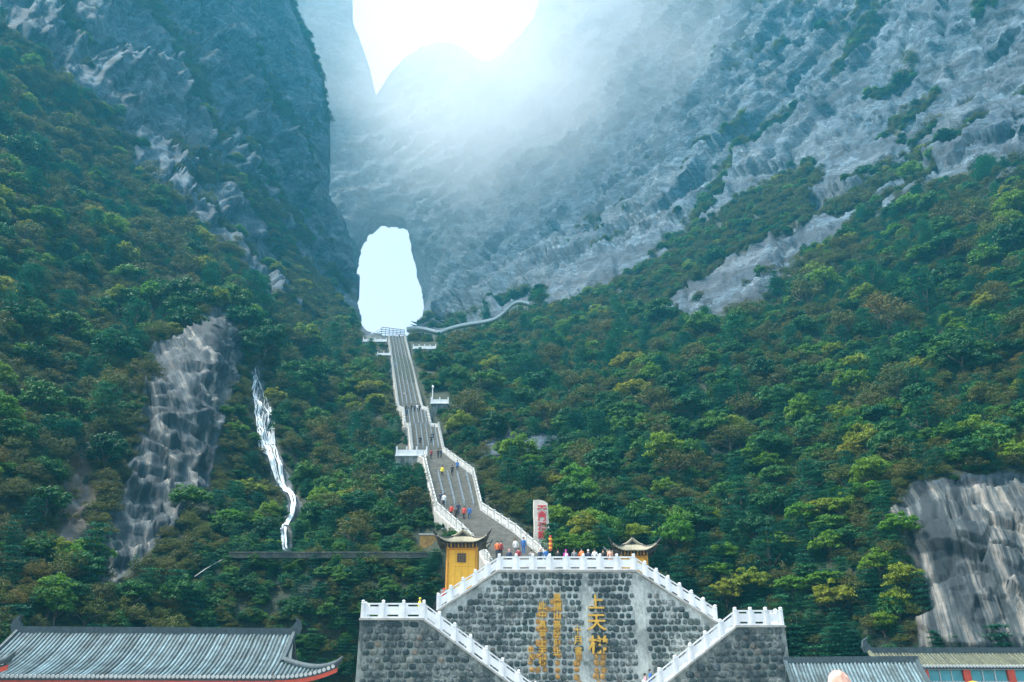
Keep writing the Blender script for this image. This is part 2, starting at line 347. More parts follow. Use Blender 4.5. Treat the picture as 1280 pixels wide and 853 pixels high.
cR = [(600, 965, 86), (760, 965, 88), (900, 965, 82), (1050, 965, 74), (1280, 965, 68), (1540, 965, 60), (560, 600, 111.5), (545, 545, 142), (530, 512, 158), (508, 424, 244), (575, 640, 98.5), (600, 690, 87.5), (680, 690, 92), (760, 690, 93), (830, 700, 90), (900, 740, 87), (980, 790, 80), (1080, 800, 75), (1200, 812, 70), (1540, 800, 62),
      (1130, 700, 77), (1200, 700, 74.5), (1280, 700, 73), (1280, 610, 77), (1180, 612, 80), (1280, 590, 84), (1150, 590, 87), (1540, 500, 90), (1540, 250, 140), (1540, 0, 190), (1540, -260, 200), (1280, 400, 128), (1280, 250, 172), (1100, 500, 125), (1000, 600, 108), (900, 620, 110), (760, 620, 110), (680, 600, 120), (640, 560, 138), (800, 520, 142), (900, 450, 165),
      (1100, 350, 185), (1150, 270, 205), (1000, 330, 225), (950, 370, 215), (700, 480, 180), (620, 470, 195), (580, 440, 230), (545, 425, 255), (660, 390, 300), (600, 405, 330), (780, 400, 250), (850, 400, 235), (545, 408, 420), (530, 395, 600), (532, 300, 620), (600, 330, 520), (700, 300, 440), (650, 200, 570), (850, 300, 330), (850, 200, 410), (1000, 200, 322), (1150, 200, 262), (1280, 180, 228), (1280, 0, 248), (1150, 60, 292),
      (1000, 0, 372), (900, 80, 425), (850, 0, 480), (750, 0, 590), (750, 130, 560), (600, 80, 690), (470, 150, 690), (400, 0, 690), (330, 0, 640), (330, 300, 600), (440, 300, 620), (440, 400, 620), (487, 270, 640), (487, 400, 620), (330, 404, 600), (400, 412, 420), (470, 416, 300), (490, 420, 250), (330, -260, 700), (650, -260, 720), (900, -260, 500), (1280, -260, 270)]
TREELINE_L = [(-300, -60), (0, 30), (60, 78), (110, 140), (150, 188), (200, 250), (245, 292), (290, 345), (335, 380), (400, 405), (440, 420), (500, 424), (900, 440), (900, 1200), (-300, 1200)]
WATERLINE = [(318, 470), (322, 492), (331, 540), (344, 580), (356, 606), (369, 630), (359, 660), (356, 690)]
OUTCROP_L = [(248, 404), (276, 392), (296, 430), (292, 490), (272, 540), (262, 600), (222, 655), (185, 690), (132, 742), (118, 700), (140, 640), (158, 600), (180, 520), (188, 450), (225, 425)]
TREELINE_R = [(1600, 110), (1280, 208), (1190, 234), (1080, 277), (1005, 312), (968, 372), (870, 404), (790, 398), (720, 392), (655, 384), (600, 402), (545, 418), (480, 424), (480, 1200), (1600, 1200)]
OUTCROP_R = [(1112, 640), (1150, 606), (1215, 598), (1290, 590), (1600, 590), (1600, 830), (1290, 815), (1150, 815), (1140, 770), (1165, 760), (1135, 700)]
ROCK_R2 = [(590, 560), (640, 545), (720, 540), (715, 560), (640, 585), (600, 588)]
LEDGE_L = [([(185, 0), (225, 60), (262, 150), (275, 175)], 9), ([(262, 212), (300, 235), (330, 270), (365, 320), (410, 385)], 15), ([(300, 185), (345, 240), (385, 300)], 7), ([(360, 350), (400, 395), (440, 412)], 16), ([(365, 2), (405, 100), (411, 150)], 4), ([(60, 0), (110, 60)], 6)]
LEDGE_R = [([(1205, 180), (1130, 215), (1060, 258), (1025, 268)], 9), ([(1170, 215), (1090, 265), (1060, 285)], 6), ([(1165, 125), (1120, 165)], 10), ([(1010, 225), (960, 245), (900, 290), (840, 330), (770, 385)], 22), ([(1000, 262), (900, 318), (830, 372), (760, 396)], 20), ([(800, 398), (840, 360), (870, 335)], 18), ([(930, 180), (890, 250), (860, 300)], 8), ([(720, 388), (800, 345), (850, 330)], 8)]

class Sheet: pass
def build_sheet(name, m, side):
    sh = Sheet(); sh.side = side
    rows = np.concatenate([np.linspace(-84, -6, 14), np.linspace(0, 853, 330), np.linspace(862, 965, 7)]); nr = len(rows)
    if side == 'L':
        nc = 205; sa = np.linspace(-260, 0, 15)[:-1]
        U = np.stack([np.concatenate([sa, np.linspace(0, S1(r), nc)]) for r in rows]); ctrl = cL
    else:
        nc = 335; sb = np.linspace(1280, 1540, 15)[1:]
        U = np.stack([np.concatenate([np.linspace(float(S2(np.array([r]))[0]), 1280, nc), sb]) for r in rows]); ctrl = cR
    V = np.repeat(rows[:, None], U.shape[1], 1); ncol = U.shape[1]
    sh.rows, sh.U = rows, U
    keep = None
    if side == 'R':                      # snap vertices to the skyline and the mouth of the cave
        pass
    if side == 'R':
        ii = np.arange(nr * ncol).reshape(nr, ncol); qq = np.stack([ii[:-1, :-1], ii[1:, :-1], ii[1:, 1:], ii[:-1, 1:]], -1).reshape(-1, 4)
        Uf, Vf = U.ravel().copy(), V.ravel().copy()
        for poly in (CAVE, SKYLINE):
            ins = inpoly(Uf[qq].mean(1), Vf[qq].mean(1), poly); a_ = np.zeros(nr * ncol, bool); b_ = a_.copy(); a_[qq[ins].ravel()] = True; b_[qq[~ins].ravel()] = True
            sel = np.where(a_ & b_)[0]; L_ = poly + [poly[0]] if poly is CAVE else poly
            bd = np.full(len(sel), 1e9); bu = Uf[sel].copy(); bv = Vf[sel].copy()
            for (x0, y0), (x1, y1) in zip(L_[:-1], L_[1:]):
                t = np.clip(((Uf[sel] - x0) * (x1 - x0) + (Vf[sel] - y0) * (y1 - y0)) / ((x1 - x0) ** 2 + (y1 - y0) ** 2), 0, 1)
                qx, qy = x0 + t * (x1 - x0), y0 + t * (y1 - y0); dd = np.hypot(Uf[sel] - qx, Vf[sel] - qy); c = dd < bd; bu, bv, bd = np.where(c, qx, bu), np.where(c, qy, bv), np.where(c, dd, bd)
            ok = bd < 5; Uf[sel[ok]] = bu[ok]; Vf[sel[ok]] = bv[ok]; sh_keep = None
            if poly is CAVE: insC = ins
            else: insS = ins
        U, V = Uf.reshape(nr, ncol), Vf.reshape(nr, ncol)
    Yd = rbf(ctrl, U, V)
    X, Y, Z = W(U, V, Yd); P = np.stack([X, Y, Z], -1)
    du = np.gradient(P, axis=1); dv = np.gradient(P, axis=0); Nn = np.cross(dv, du); Nn /= np.linalg.norm(Nn, axis=-1, keepdims=True) + 1e-9
    Nn *= np.where((Nn * (P - np.array([0, 0, EYE]))).sum(-1, keepdims=True) > 0, -1, 1)
    p = P.reshape(-1, 3); u, v = U.ravel(), V.ravel()
    # where plants grow (1) and where bare rock shows (0)
    if side == 'L':
        veg = sstep(14, -14, pdist(u, v, TREELINE_L) + 16 * fbm(p / 18, 4, 5))
        veg *= sstep(-5, 7, pdist(u, v, OUTCROP_L) + 9 * fbm(p / 9, 3, 6))
        led = LEDGE_L; bedn = np.array([0.62, 0.1, 0.78])
        och = sstep(12, -6, pdist(u, v, [(85, 540), (112, 530), (118, 640), (100, 700), (78, 690)]) + 8 * fbm(p / 6, 3, 9)); och = och * .7; veg = veg * (1 - 1.0 * och)
        bank = sstep(0, 8, v - 688) * sstep(250, 300, u); wet = np.maximum(sstep(4, -6, pdist(u, v, OUTCROP_L)) * 0.85, sstep(13, 6, dseg(u, v, WATERLINE) + 4 * fbm(p / 4, 3, 8)) * 0.7); veg *= 1 - 0.8 * (wet > .3) * (pdist(u, v, OUTCROP_L) > 6)
    else:
        veg = sstep(14, -14, pdist(u, v, TREELINE_R) + 26 * fbm(p / 18, 4, 5))
        veg *= sstep(-5, 7, pdist(u, v, OUTCROP_R) + 8 * fbm(p / 7, 3, 6))
        veg *= 1 - 0.7 * sstep(8, -8, pdist(u, v, ROCK_R2) + 8 * fbm(p / 6, 3, 7))
        led = LEDGE_R; bedn = np.array([-0.5, 0.15, 0.85]); och = 0.35 * sstep(10, -6, pdist(u, v, [(1110, 700), (1140, 690), (1150, 790), (1130, 800)]))
        bank = 0; wet = sstep(4, -6, pdist(u, v, OUTCROP_R))
    axb = np.cross(bedn, [0, 1, 0]); axb = axb / np.linalg.norm(axb)
    pt = fbm(np.stack([p @ axb / 3.0, p[:, 1] / 1.5, p @ bedn], 1) / 11, 4, 15)
    veg = np.maximum(veg, sstep(0.2, 0.36, pt - (0.09 if side == 'L' else 0.14)) * 0.85 * (wet < 0.05) * sstep(470, 380, p[:, 1]))
    for line, w in led:
        veg = np.maximum(veg, sstep(w * 1.25, w * 0.35, dseg(u, v, line) + 0.7 * w * fbm(p / 9, 3, 12)) * 0.95)
    rockness = 1 - veg
    zc = p[:, 1] * cp + (p[:, 2] - EYE) * sp
    s = np.clip(zc / 260, 0.3, 1.6)[:, None]
    k = np.clip(zc / 260, 0.3, 1.6)
    big = fbm(p / (70 * s), 3, 21) * 7 * k
    rid = fbm(p / (26 * s) * np.array([1, 1, 0.55]), 4, 31, True) * 4.0 * k
    b = p @ bedn; ww = b / (17 * k) + 0.9 * fbm(p / (45 * s), 3, 41)
    saw = (ww - np.floor(ww)); ledge = (sstep(0.0, 0.8, saw) - sstep(0.85, 1.0, saw)) * 3.0 * k
    ax = np.cross(bedn, [0, 1, 0]); ax = ax / np.linalg.norm(ax)
    pb = np.stack([p @ ax / 2.2, p[:, 1], b * 1.3], 1)
    wz = p + np.stack([fbm(p / (9 * s), 3, 401), fbm(p / (9 * s), 3, 402), fbm(p / (9 * s), 3, 403)], 1) * 2.2 * s
    vb = np.stack([wz @ ax, wz[:, 1], wz @ bedn * (0.55 if side == 'L' else 1.5)], 1) if side == 'L' else np.stack([wz @ ax / 1.8, wz[:, 1], wz @ bedn * 1.3], 1)
    f1, f2, f3 = (6.5, 4.0, 2.2) if side == 'L' else (4.2, 2.7, 1.8)
    blk = facets(vb / (26 * s), 51, .8) * f1 * k + facets(vb / (11 * s) + 7, 61, .9) * f2 * k + facets(vb / (4.6 * s) + 3, 71, .9) * f3 * k + facets(vb / (2.1 * s) + 5, 81, .8) * 1.1 * k
    fine = fbm(p / (2.2 * s), 2, 71) * 0.35 * k
    q_ = 0.35 if side == 'L' else 0.2
    drock = big * 0.4 + rid * q_ * (1 - 0.9 * wet) + ledge * (0.6 if side == 'L' else 0.55) * (1 - .5 * wet) + blk + fine
    dveg = fbm(p / 22, 3, 81) * 2.6 * np.minimum(1, k * 1.6) + fbm(p / 6, 3, 91) * 0.8
    pv_ = p * np.array([1, 1, .62]) + np.stack([fbm(p / 5, 2, 411), fbm(p / 5, 2, 412), fbm(p / 5, 2, 413)], 1) * .5
    bw = (facets(pv_ / 6.0, 151, .55) * 3.0 + facets(pv_ / 2.6 + 4, 161, .5) * 1.25 + facets(pv_ / 1.2 + 9, 171, .4) * .5) * (1.0 if side == 'L' else .6)
    drock = drock * (1 - wet) + (big * .25 + bw) * wet
    wm = wet > .4; nav = Nn.reshape(-1, 3)[wm].mean(0); tdir = np.array([nav[1], -nav[0], 0]); tdir /= np.linalg.norm(tdir); fall = p @ tdir
    d = drock * rockness + dveg * veg * (1 - 0.8 * bank)
    st = pdist(u, v, STAIRPOLY); damp = sstep(4, 34, st); d = d * np.where(v > 414, damp, 1) * (1 - 0.9 * sstep(690, 720, v) * (1 if side == 'L' else 0) * sstep(500, 540, u))
    if side == 'R': d = d * (1 - 0.75 * sstep(715, 740, v) * sstep(1000, 940, u))
    edge = np.ones_like(u)
    if side == 'L': edge = np.where(v < 420, 0.25 + 0.75 * sstep(0, 40, S1(v) - u), 1)
    if side == 'R': edge = (0.05 + 0.95 * sstep(3, 26, np.abs(pdist(u, v, CAVE)))) * (0.2 + 0.8 * sstep(3, 30, dseg(u, v, SKYLINE)))
    d *= edge
    P2 = p + Nn.reshape(-1, 3) * d[:, None]
    # below and beside the stairway the hill stays under the steps
    under = (st < 6) & (v > 414)
    P2[under, 2] -= 1.6; P2[under, 1] += 0.8
    G = P2.reshape(nr, ncol, 3); sh.G = G; sh.veg = veg.reshape(nr, ncol); sh.N = Nn; sh.V = V; sh.Uu = U
    verts = P2; idx = np.arange(nr * ncol).reshape(nr, ncol)
    q = np.stack([idx[:-1, :-1], idx[1:, :-1], idx[1:, 1:], idx[:-1, 1:]], -1).reshape(-1, 4)
    if side == 'R':
        q = q[~insC & ~insS]
    extra_v = []; extra_f = []; vegx = veg; ochx = np.broadcast_to(och, veg.shape)
    if side == 'L':                      # the cliff turns away behind its edge
        last = G[:, -1]; base = len(verts); K = 5; prev = idx[:, -1]
        wgt = np.clip((420 - rows) / 25, 0, 1)
        for kk in range(1, K + 1):
            off = np.stack([-(kk ** 1.6) * 5 * wgt, kk * (26 * wgt + 0.4), -kk * 1.0 * (1 - wgt)], 1)
            nv = last + off; extra_v.append(nv); cur = base + (kk - 1) * nr + np.arange(nr)
            extra_f.append(np.stack([prev[:-1], prev[1:], cur[1:], cur[:-1]], -1)); prev = cur
        vegx = np.concatenate([veg, np.tile(veg.reshape(nr, ncol)[:, -1], K)]); ochx = np.concatenate([ochx, np.zeros(nr * K)])
    else:                                # the rock has thickness behind the skyline and the cave mouth
        e = {}
        for a, b2 in ((0, 1), (1, 2), (2, 3), (3, 0)):
            for x, y in zip(q[:, a], q[:, b2]): e[(x, y)] = 1
        bnd = [(x, y) for (x, y) in e if (y, x) not in e]
        cu = U.ravel(); cvv = V.ravel()
        bnd = [(x, y) for x, y in bnd if (dseg(cu[[x, y]], cvv[[x, y]], SKYLINE) < 6).all()]
        bv = sorted({i for t in bnd for i in t}); prevm = {i: i for i in bv}; base = len(verts)
        for kk in range(1, 6):
            nm = {}
            arr = []
            for j, i in enumerate(bv):
                cavev = cvv[i] > 200
                o = np.array([0, 9.0, 2.2]) if cavev else np.array([0, 14.0, -1.5])
                arr.append(verts[i] + o * kk + rng.normal(0, 0.25, 3)); nm[i] = base + (kk - 1) * len(bv) + j
            extra_v.append(np.array(arr)); extra_f.append(np.array([(prevm[y], prevm[x], nm[x], nm[y]) for x, y in bnd])); prevm = nm
        vegx = np.concatenate([veg, np.zeros(len(bv) * 5)]); ochx = np.concatenate([ochx, np.zeros(len(bv) * 5)])
    if side == 'R':
        C_ = np.array(CAVE + [CAVE[0]], float); sl_ = np.r_[0, np.cumsum(np.hypot(*np.diff(C_, axis=0).T))]; tt = np.linspace(0, sl_[-1], 170)[:-1]
        cu_, cv_ = np.interp(tt, sl_, C_[:, 0]), np.interp(tt, sl_, C_[:, 1]); ang = tt / sl_[-1] * 2 * np.pi
        rough = vnoise(np.stack([np.cos(ang) * 9, np.sin(ang) * 9, 0 * ang], 1), 5) * 1.5 + vnoise(np.stack([np.cos(ang) * 25, np.sin(ang) * 25, 0 * ang], 1), 6) * .8
        cx_, cy_ = 484, 345; dx, dy = cu_ - cx_, cv_ - cy_; dl = np.hypot(dx, dy); Yc = rbf(cR, cu_, cv_); base = len(verts) + sum(len(a) for a in extra_v); nt_ = len(tt); ringv = []
        for kk in range(7):
            e_ = (5.0 if kk == 0 else -1.0 + rough * (1 + .15 * kk)); X_, Y_, Z_ = W(cu_ + dx / dl * e_, cv_ + dy / dl * e_, Yc + (1.0 if kk == 0 else 2.0)); o3 = max(0, kk - 1)
            ringv.append(np.stack([X_, Y_ + o3 * 6.0, Z_ + o3 * 1.4], 1))
        a_ = np.arange(nt_); b_ = (a_ + 1) % nt_
        for kk in range(6): extra_f.append(np.stack([base + kk * nt_ + a_, base + kk * nt_ + b_, base + (kk + 1) * nt_ + b_, base + (kk + 1) * nt_ + a_], 1))
        extra_v.append(np.concatenate(ringv)); vegx = np.concatenate([vegx, np.zeros(nt_ * 7)]); ochx = np.concatenate([ochx, np.zeros(nt_ * 7)])
    allv = np.concatenate([verts] + extra_v); allf = np.concatenate([q] + extra_f)
    me = bpy.data.meshes.new(name); me.vertices.add(len(allv)); me.vertices.foreach_set('co', allv.astype(np.float32).ravel())
    me.loops.add(len(allf) * 4); me.loops.foreach_set('vertex_index', allf.astype(np.int32).ravel())
    me.polygons.add(len(allf)); me.polygons.foreach_set('loop_start', np.arange(len(allf), dtype=np.int32) * 4); me.polygons.foreach_set('loop_total', np.full(len(allf), 4, np.int32))
    me.update(); me.validate()
    for an, arr in (('veg', vegx), ('ochre', ochx), ('wet', np.concatenate([wet, np.zeros(len(vegx) - len(wet))])), ('fall', np.concatenate([fall, np.zeros(len(vegx) - len(wet))]))):
        at = me.attributes.new(an, 'FLOAT', 'POINT'); at.data.foreach_set('value', np.ascontiguousarray(arr, np.float32))
    o = link(name, me, m); tag(o, kind='structure')
    return sh
SL = build_sheet('mountain_left', M_rockL, 'L')
SR = build_sheet('mountain_right', M_rockR, 'R')
def terr(sh, px, py):
    i = np.interp(py, sh.rows, np.arange(len(sh.rows))); i0 = int(min(i, len(sh.rows) - 2)); t = i - i0
    a = np.array([np.interp(px, sh.U[i0], sh.G[i0][:, k]) for k in range(3)]); b = np.array([np.interp(px, sh.U[i0 + 1], sh.G[i0 + 1][:, k]) for k in range(3)])
    return Vector(a * (1 - t) + b * t)
#@@PART2

# ------------------------------------------------------------------ the long stairway
stair = empty('stairway', WV(640, 724, 77.5)); so = stair.location.copy()
tag(stair, 'long grey stone stairway climbing the gorge to the natural arch', 'stairway')
def secpts(s): return WV(s[0], s[2], s[3]), WV(s[1], s[2], s[3])
for a, b in zip(SEC[:-1], SEC[1:]):
    (al, ar), (bl, br) = secpts(a), secpts(b)
    zb = max(bl.z, al.z); n_ = max(1, int(round((bl.z - al.z) / 0.17))); v = []; f = []
    for i in range(n_):
        z = al.z + (bl.z - al.z) * (i + 1) / n_; z0 = al.z + (bl.z - al.z) * i / n_
        for t, zz in ((i / n_, z0), (i / n_, z), ((i + 1) / n_, z)):
            l, r_ = al.lerp(bl, t), ar.lerp(br, t); v += [(l.x, l.y, zz), (r_.x, r_.y, zz)]
        k = i * 6; f += [(k, k + 1, k + 3, k + 2), (k + 2, k + 3, k + 5, k + 4)]
    o = link('steps', mesh('steps', [Vector(p) - so for p in v], f), M_steps, stair)
    for p, q, s_ in ((al, bl, -1), (ar, br, 1)):
        mb = MB(); rr = []
        for e in (p, q): rr.append([e + Vector((0.02 * s_, 0, 0.03)) - so, e + Vector((0.42 * s_, 0, 0.03)) - so, e + Vector((0.42 * s_, 0, -4.5)) - so, e + Vector((0.02 * s_, 0, -4.5)) - so])
        mb.quadstrip(rr).build('side_wall', M_conc, stair)

# ------------------------------------------------------------------ balustrades
def post_mesh(h=1.42, w=0.12):
    prof = [(w, 0), (w, h * 0.80), (w * 1.25, h * 0.81), (w * 1.25, h * 0.84), (w * 0.7, h * 0.86), (w * 1.05, h * 0.92), (w * 0.95, h * 0.97), (w * 0.35, h)]
    return MB().quadstrip([[(-r_, -r_, z), (r_, -r_, z), (r_, r_, z), (-r_, r_, z)] for r_, z in prof]).me('post')
POST = post_mesh(); POST.materials.append(M_white)
POSTW = post_mesh(1.3, 0.13); POSTW.materials.append(M_whiteworn)
def panel_mesh(L, slope, hs=1.0, open_=True):
    mb = MB(); a, b = 0.10, L - 0.10; t = 0.055; st = max(0.1, L * 0.17)
    mb.box(a, -t * 1.6, -0.02, b, t * 1.6, 0.12 * hs, slope)
    mb.box(a, -t, 0.27 * hs, b, t, 0.90 * hs, slope)
    mb.box(a + .001, -t * 1.3, 1.05 * hs, b - .001, t * 1.3, 1.17 * hs, slope)
    for x0, x1 in ((a, a + st), (b - st, b)):
        mb.box(x0, -t * .9, 0.12 * hs, x1, t * .9, 0.27 * hs, slope); mb.box(x0, -t * .9, 0.9 * hs, x1, t * .9, 1.05 * hs, slope)
    return mb.me('panel')
def balustrade(label, pts, bay=1.35, worn=False, group=None, hs=1.0, nbays=None, first=True, last=True):
    pts = [Vector(p) for p in pts]; root = empty('balustrade', pts[0]); tag(root, label, 'balustrade', group)
    mt = M_whiteworn if worn else M_white
    for si, (a, b) in enumerate(zip(pts[:-1], pts[1:])):
        d = b - a; hz_ = math.hypot(d.x, d.y); nb = nbays[si] if nbays else max(1, int(round(hz_ / bay))); L = hz_ / nb; sl_ = d.z / hz_; rz = math.atan2(d.y, d.x)
        pm = panel_mesh(L, sl_, hs); pm.materials.append(mt)
        for i in range(nb):
            p = a.lerp(b, i / nb) - pts[0]
            o = link('panel', pm, None, root, p); o.rotation_euler = (0, 0, rz)
        for i in range(nb + 1):
            if i == 0 and (si > 0 or not first): continue
            if i == nb and si == len(pts) - 2 and not last: continue
            o = link('post', POSTW if worn else POST, None, root, a.lerp(b, i / nb) - pts[0]); o.rotation_euler = (0, 0, rz); o.scale = (1, 1, hs)
    return root
LOWL = [WV(s[0] - 1.5, s[2], s[3]) for s in SEC[:6]]; LOWR = [WV(s[1] + 1.5, s[2], s[3]) for s in SEC[:5]] + [WV(554, 567, 122.6)]
balustrade('weathered white balustrade along the lower flight on the waterfall side', LOWL, 1.5, True, 'balustrades edging the stairway', 0.95)
balustrade('weathered white balustrade along the lower flight on the stele side', LOWR, 1.5, True, 'balustrades edging the stairway', 0.95)
def parapet(label, pts, h=1.05, w=0.14):
    root = empty('parapet', pts[0]); tag(root, label, 'parapet', 'parapets edging the upper flights'); mb = MB(); mp_ = MB()
    for a, b in zip(pts[:-1], pts[1:]):
        d = (b - a); s_ = Vector((d.y, -d.x, 0)).normalized() * w
        mb.quadstrip([[p - pts[0] + s_ + Vector((0, 0, -.2)), p - pts[0] - s_ + Vector((0, 0, -.2)), p - pts[0] - s_ + Vector((0, 0, h * .8)), p - pts[0] + s_ + Vector((0, 0, h * .8))] for p in (a, b)])
        nb = max(1, int(d.length / 2.2))
        for i in range(nb):
            c = a.lerp(b, i / nb) - pts[0]; mp_.box(c.x - .17, c.y - .17, c.z, c.x + .17, c.y + .17, c.z + h * 1.12)
    mb.build('wall', M_whiteworn, root); mp_.build('posts', M_whiteworn, root)['kind'] = 'stuff'
    return root
parapet('weathered stone parapet of the upper flights on the waterfall side', [WV(s[0] - 1, s[2], s[3]) for s in SEC[6:]])
parapet('weathered stone parapet of the upper flights on the forest side', [WV(s[1] + 1, s[2], s[3]) for s in SEC[6:]])
# lane rails
def lane_rail(label, group, fr, i0, i1, tt0=0.0, tt1=1.0, rad=0.055):
    pts = []
    for k in range(i0, i1 + 1):
        l, r_ = secpts(SEC[k]); pts.append(l.lerp(r_, fr))
    pts = [pts[0].lerp(pts[1], tt0)] + pts[1:-1] + [pts[-2].lerp(pts[-1], tt1)] if len(pts) > 2 else [pts[0].lerp(pts[1], tt0), pts[0].lerp(pts[1], tt1)]
    root = empty('handrail', pts[0]); tag(root, label, 'handrail', group); up = Vector((0, 0, 1)); p0 = pts[0]
    MB().tube([p - p0 + up * 0.95 for p in pts], rad, 5).build('top_rail', M_steel, root); MB().tube([p - p0 + up * 0.5 for p in pts], rad * .8, 5).build('mid_rail', M_steel, root)
    mp_ = MB()
    for a, b in zip(pts[:-1], pts[1:]):
        nb = max(1, int((b - a).length / 2.0))
        for i in range(nb + 1):
            c = a.lerp(b, i / nb) - p0; mp_.tube([c + up * -.1, c + up * 0.97], rad, 5)
    mp_.build('uprights', M_steel, root)['kind'] = 'stuff'
for fr in (0.2, 0.42, 0.64, 0.86): lane_rail('pale steel handrail dividing the lower flight into lanes', 'lane handrails of the lower flight', fr, 3, 4, 0.03, 0.96, 0.045)
for fr in (0.18, 0.36, 0.54, 0.72, 0.88): lane_rail('pale steel handrail dividing the middle flights into lanes', 'lane handrails of the middle flights', fr, 6, 9, 0.05, 0.97, 0.045)
for fr in (0.18, 0.38, 0.58, 0.8): lane_rail('pale steel handrail dividing the topmost flight into lanes', 'lane handrails of the topmost flight', fr, 10, 11, 0.02, 0.98, 0.05)

# ------------------------------------------------------------------ the terrace at the foot: walls, ramps, rails
YW, YF = 72.0, 69.0
ZH = (WV(626, 714, YW).z + WV(792, 716, YW).z) / 2
xTL, xTR = WV(624, 715, YW).x, WV(793, 715, YW).x
UL, UR = WV(547, 765, YW), WV(896, 780, YW)
def wall_material(name, stops, wpos, amount, damp=.8):
    m, n, b, o = newmat(name); p = coords(n); oi = N(n, 'ShaderNodeObjectInfo'); g = n.nodes.new('ShaderNodeNewGeometry')
    rnd = mth(n, 'FRACT', mth(n, 'ADD', oi.outputs['Random'], g.outputs['Random Per Island']))
    c = ramp(n, rnd, stops)
    f = noise(n, p, 3.5, 6, 0.7); c = mixc(n, 0.55, c, ramp(n, f, [(0.3, (0.35, 0.4, 0.4)), (0.7, (1.25, 1.25, 1.2))]), 'MULTIPLY')
    # lime bloom
    blo = noise(n, p, 0.38, 5, 0.7, 0.4); bf = noise(n, p, 5.0, 5, 0.75)
    bl = mth(n, 'MULTIPLY', ramp(n, blo, [(0.43, (0, 0, 0)), (0.60, (1, 1, 1))]), ramp(n, bf, [(0.42, (0, 0, 0)), (0.62, (1, 1, 1))]))
    c = mixc(n, mth(n, 'MULTIPLY', bl, amount), c, (0.46, 0.48, 0.46))
    gr = noise(n, p, 0.8, 5, 0.7); c = mixc(n, ramp(n, gr, [(0.56, (0, 0, 0)), (0.70, (0.8, 0.8, 0.8))]), c, (0.035, 0.055, 0.018))
    dk = noise(n, coords(n, (1, 1, .45)), 0.55, 7, 0.75, 0.3); c = mixc(n, ramp(n, dk, [(0.44, (damp, damp, damp)), (0.55, (0, 0, 0))]), c, (0.02, 0.035, 0.038))
    n.links.new(c, b.inputs['Base Color']); b.inputs['Roughness'].default_value = 0.75; bump(n, b, f, 0.7, 0.06); return m
M_stone = wall_material('dark_rubble_stone', [(0, (0.008, 0.024, 0.028)), (0.4, (0.022, 0.05, 0.05)), (0.75, (0.05, 0.085, 0.078)), (0.94, (0.11, 0.135, 0.12)), (1, (0.10, 0.08, 0.06))], 0, 0.85)
M_stone2 = wall_material('mixed_rubble_stone', [(0, (0.008, 0.024, 0.03)), (0.45, (0.025, 0.05, 0.05)), (0.7, (0.055, 0.075, 0.07)), (0.86, (0.22, 0.225, 0.20)), (0.97, (0.15, 0.10, 0.06)), (1, (0.03, 0.07, 0.10))], 0, 0.7)
M_mortar = wall_material('lime_mortar', [(0, (0.60, 0.63, 0.60)), (1, (0.5, 0.54, 0.51))], 0, 0.8, .5)
M_mortard = wall_material('dirty_mortar', [(0, (0.22, 0.25, 0.235)), (1, (0.28, 0.30, 0.27))], 0, 0.5)
STONEM = {}
def stone_mesh(w, h, seed, proud=0.07):
    r_ = random.Random(seed); k = 8; rings = []
    base = [(math.copysign(abs(math.cos(a)) ** 0.62, math.cos(a)) * w / 2 * r_.uniform(.88, 1.04), math.copysign(abs(math.sin(a)) ** 0.62, math.sin(a)) * h / 2 * r_.uniform(.88, 1.04)) for a in [2 * math.pi * (i + .5) / k for i in range(k)]]
    for s_, d in ((1.0, 0.03), (0.96, -proud * .6), (0.78, -proud), (0.3, -proud * 1.12)): rings.append([(x * s_, d, z * s_) for x, z in base])
    mb = MB(); mb.quadstrip(rings, True, False); mb.f.append(tuple(len(mb.v) - 8 + i for i in range(8)))
    return mb.me('stone', True)
def stones(root, Y, inside, x0, x1, z0, z1, w, h, mt, limit, special=None, jit=0.3):
    org = root.location; vars_ = [stone_mesh(w * (0.78 + 0.09 * (i % 4)), h * (0.84 + 0.06 * ((i * 5) % 4)), i * 7 + int(Y * 10)) for i in range(12)]
    extra = {}
    for vme in vars_: vme.materials.append(mt)
    lst = []; row = 0; z = z1 - h / 2
    while z > z0:
        x = x0 + (row % 2) * w / 2 + random.uniform(-.1, .1) * w
        while x < x1:
            ww = w * random.uniform(.88, 1.06)
            if inside(x - w * .46, z + h * .46) and inside(x + w * .46, z + h * .46) and inside(x, z - h * .4): lst.append((x, z + random.uniform(-.1, .1) * h))
            x += ww
        z -= h * random.uniform(.97, 1.02); row += 1
    mb = MB(); joined = 0
    for i, (x, z) in enumerate(lst):
        mi = random.randrange(12); me = vars_[mi]; mo = special(x, z) if special else None
        if i < limit:
            if mo is not None:
                key = (mi, mo.name)
                if key not in extra: extra[key] = me.copy(); extra[key].materials.clear(); extra[key].materials.append(mo)
                me = extra[key]
            o = link('stone', me, None, root, (x - org.x, Y - org.y, z - org.z)); s_ = random.choice((-1, 1)); o.scale = (s_ * random.uniform(.88, 1.12), random.uniform(.7, 1.6), random.uniform(.88, 1.08)); o.rotation_euler = (random.uniform(-.05, .05), random.uniform(-.22, .22), 0)
        else:
            b0 = len(mb.v); sx = random.choice((-1, 1)) * random.uniform(.92, 1.06)
            mb.v += [(v.co.x * sx + x - org.x, v.co.y + Y - org.y, v.co.z + z - org.z) for v in me.vertices]; mb.f += [tuple(b0 + q for q in p.vertices) for p in me.polygons]; joined += 1
    if joined: mb.build('lower_stones', mt, root, True)['kind'] = 'stuff'
M_lowwall = wall_material('mossy_wall_stone', [(0, (0.06, 0.065, 0.05)), (1, (0.10, 0.09, 0.06))], 0, 0.2)
wall = empty('terrace_wall', (0, YW, 0)); tag(wall, 'dark rubble stone retaining wall with white mortar and gilded vertical inscription', 'wall', kind='thing')
